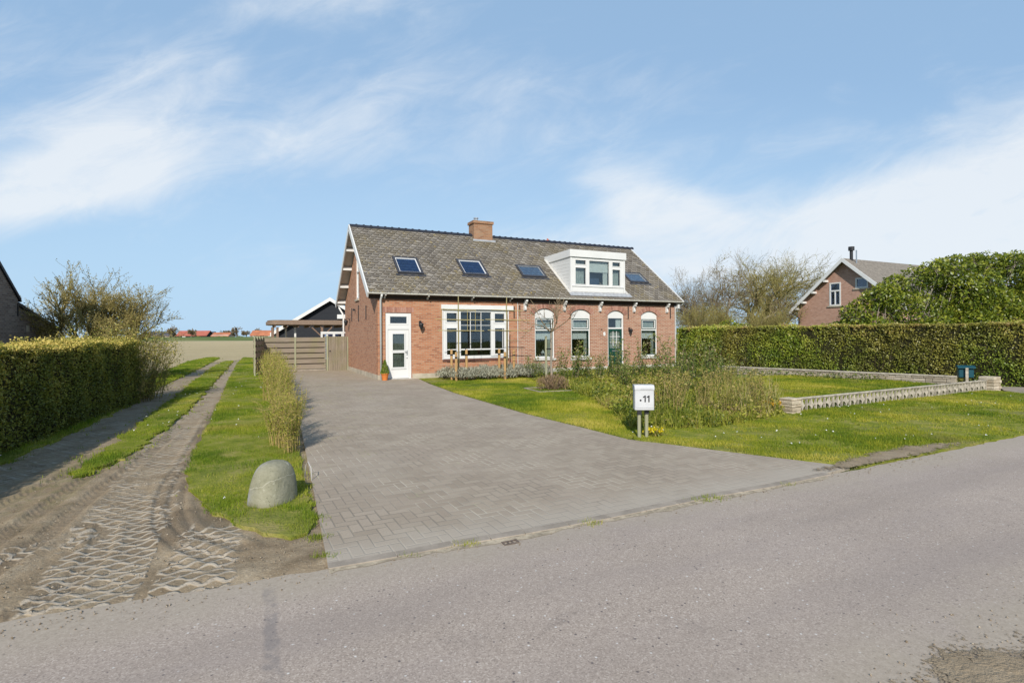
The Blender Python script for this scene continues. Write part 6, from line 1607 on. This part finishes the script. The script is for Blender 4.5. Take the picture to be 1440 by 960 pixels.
# local x runs along the gable (away from the viewer), +y into the building
sl_ = .80
mb = MB(); mb.ext([(-9, 0), (0, 0), (0, 3.15), (-4.5, 3.15+4.5*sl_), (-9, 3.15)], 0, .3, 'xz'); mb.build('wall', M['brick_old'], LB)
mb = MB(); mb.ext([(.001, 0), (3.3, 0), (3.3, 2.12), (.001, 2.95)], .05, .3, 'xz'); lt = mb.build('wall', M['brick_old'], LB); lt['label'] = 'darker brick wall of the lean-to'
mb = MB(); mb.box(3.0, 3.3, .3, 8, 0, 2.1); mb.build('side_wall', M['brick_old'], LB)
mb = MB(); mb.ext([(-4.5, 3.30+4.5*sl_), (.12, 3.18), (.12, 3.06), (-4.5, 3.18+4.5*sl_)], -.06, 9, 'xz'); mb.build('roof', M['slate_dark'] if 'slate_dark' in M else M['ridge'], LB)
mb = MB(); mb.ext([(-.0, 3.05), (3.5, 2.17), (3.5, 2.06), (0, 2.94)], -.03, 9, 'xz'); mb.build('lean_to_roof', M['ridge'], LB)
mb = MB(); mb.box(.75, .95, .03, .05, 2.0, 2.25); mb.build('vent_plate', M['plinth'], LB)
mb = MB(); mb.box(-.06, -.02, -.03, .0, 2.55, 3.0); mb.build('wall_anchor', M['black'], LB)
mb = MB(); mb.box(2.9, 3.25, -.02, .05, .5, 1.9); mb.build('door', M['dark_wood'], LB)

roofred = plain('red_roof_tiles', (.36, .11, .075), .8, var=.15, scale=.3); rooforange = plain('orange_roof_tiles', (.40, .15, .075), .8, var=.2, scale=.3); roofdark = plain('dark_roof', (.06, .065, .08), .8); wallw = plain('far_wall', (.45, .33, .27), .9, var=.25, scale=.2)
def farm(px0, px1, Y, eave, ridge, roofm, wallm, label, doors=1):
    x0 = AT(px0, 470, Y)[0]; x1 = AT(px1, 470, Y)[0]; t = thing('farm_building', (x0, Y, .3), label, 'farm building', .06, 'farm buildings across the field'); L = x1-x0; D = 9
    mb = MB(); mb.ext([(0, 0), (D, 0), (D, eave), (D/2, ridge-.2), (0, eave)], 0, L, 'yz'); mb.build('wall', wallm, t)
    for a in (0, 1):
        q = [(-.5, eave-.3), (D/2, ridge), (D/2, ridge-.2), (-.5, eave-.5)]
        if a: q = [(D-x, y) for x, y in q][::-1]
        mb = MB(); mb.ext(q, -.4, L+.4, 'yz'); mb.build('roof', roofm, t)
    for k in range(doors):
        x = L*(k+.5)/doors; mb = MB(); mb.box(x-1.0, x+1.0, -.12, -.01, 0, min(2.3, eave-.4)); mb.build('door', M['dark_wood'] if k % 2 else M['white'], t)
    return t
farm(248, 289, 340, 2.6, 5.5, roofred, M['dark_wood'], 'long low far barn with a bright red roof', 2)
farm(206, 236, 345, 2.6, 5.2, roofdark, wallw, 'dark roofed far barn left of the red one', 2)
farm(297, 320, 330, 2.2, 4.2, rooforange, wallw, 'small orange roofed farmhouse right of the red barn', 2)
farm(352, 384, 335, 2.5, 5.4, rooforange, wallw, 'long orange roofed farm building above the gate', 3)
farm(286, 297, 352, 2.6, 5.0, roofdark, M['dark_wood'], 'dark shed between the red barn and the orange farmhouse', 1)
farm(196, 206, 350, 2.4, 4.6, roofred, wallw, 'small red roofed house at the left end of the far farms', 1)
ft = []
for i, (px, Y, h_, sd_, lab) in enumerate([(237, 320, 8.6, 201, 'far bare tree left of the red roofed barn'), (268, 325, 6.8, 202, 'far brown tree before the red roofed barn'), (333, 320, 7.6, 203, 'far bare tree between the orange roofed farm buildings'), (208, 320, 5.2, 204, 'far dark tree at the left end of the field'), (361, 370, 7.6, 205, 'far tree above the long orange roofed building'), (347, 380, 6.2, 207, 'far low tree behind the orange roofs'), (316, 360, 6, 206, 'far low tree behind the orange farmhouse')]):
    p = AT(px, 470, Y); t = thing('far_tree', (p[0], p[1], .3), lab, 'tree', 0, 'trees among the far farms'); segs = []; tips = []; r = np.random.default_rng(sd_)
    grow(r, segs, tips, (0, 0, 0), (0, 0, 1), 2.6, .35, 0, 3, .15, .03, (3, 5), .7, (.4, 1.0), 4, .13); mx = max(s[1][2] for s in segs); k = h_/mx; segs = [(a*k, b*k, c, d) for a, b, c, d in segs]
    seg_mesh('trunk', segs[:4], M['bark_grey'], t, 5); seg_mesh('crown', segs[4:], M['twig'], t, 3)
for i, (px, Y) in enumerate([(214, 300), (245, 330), (279, 300), (308, 300), (315, 300), (337, 300), (222, 335), (201, 300)]):
    p = AT(px, 470, Y); bush('far_bush', (p[0], p[1], .3), 'dark low bush on the bank across the field', 'bush', [(0, 0, .9, 2.2, 1.2, 1.0), (1.8, 0, .7, 1.4, 1.2, .8)], M['laurel'], .45, 500, 300+i, 'dark bushes on the far bank')
clean(None)
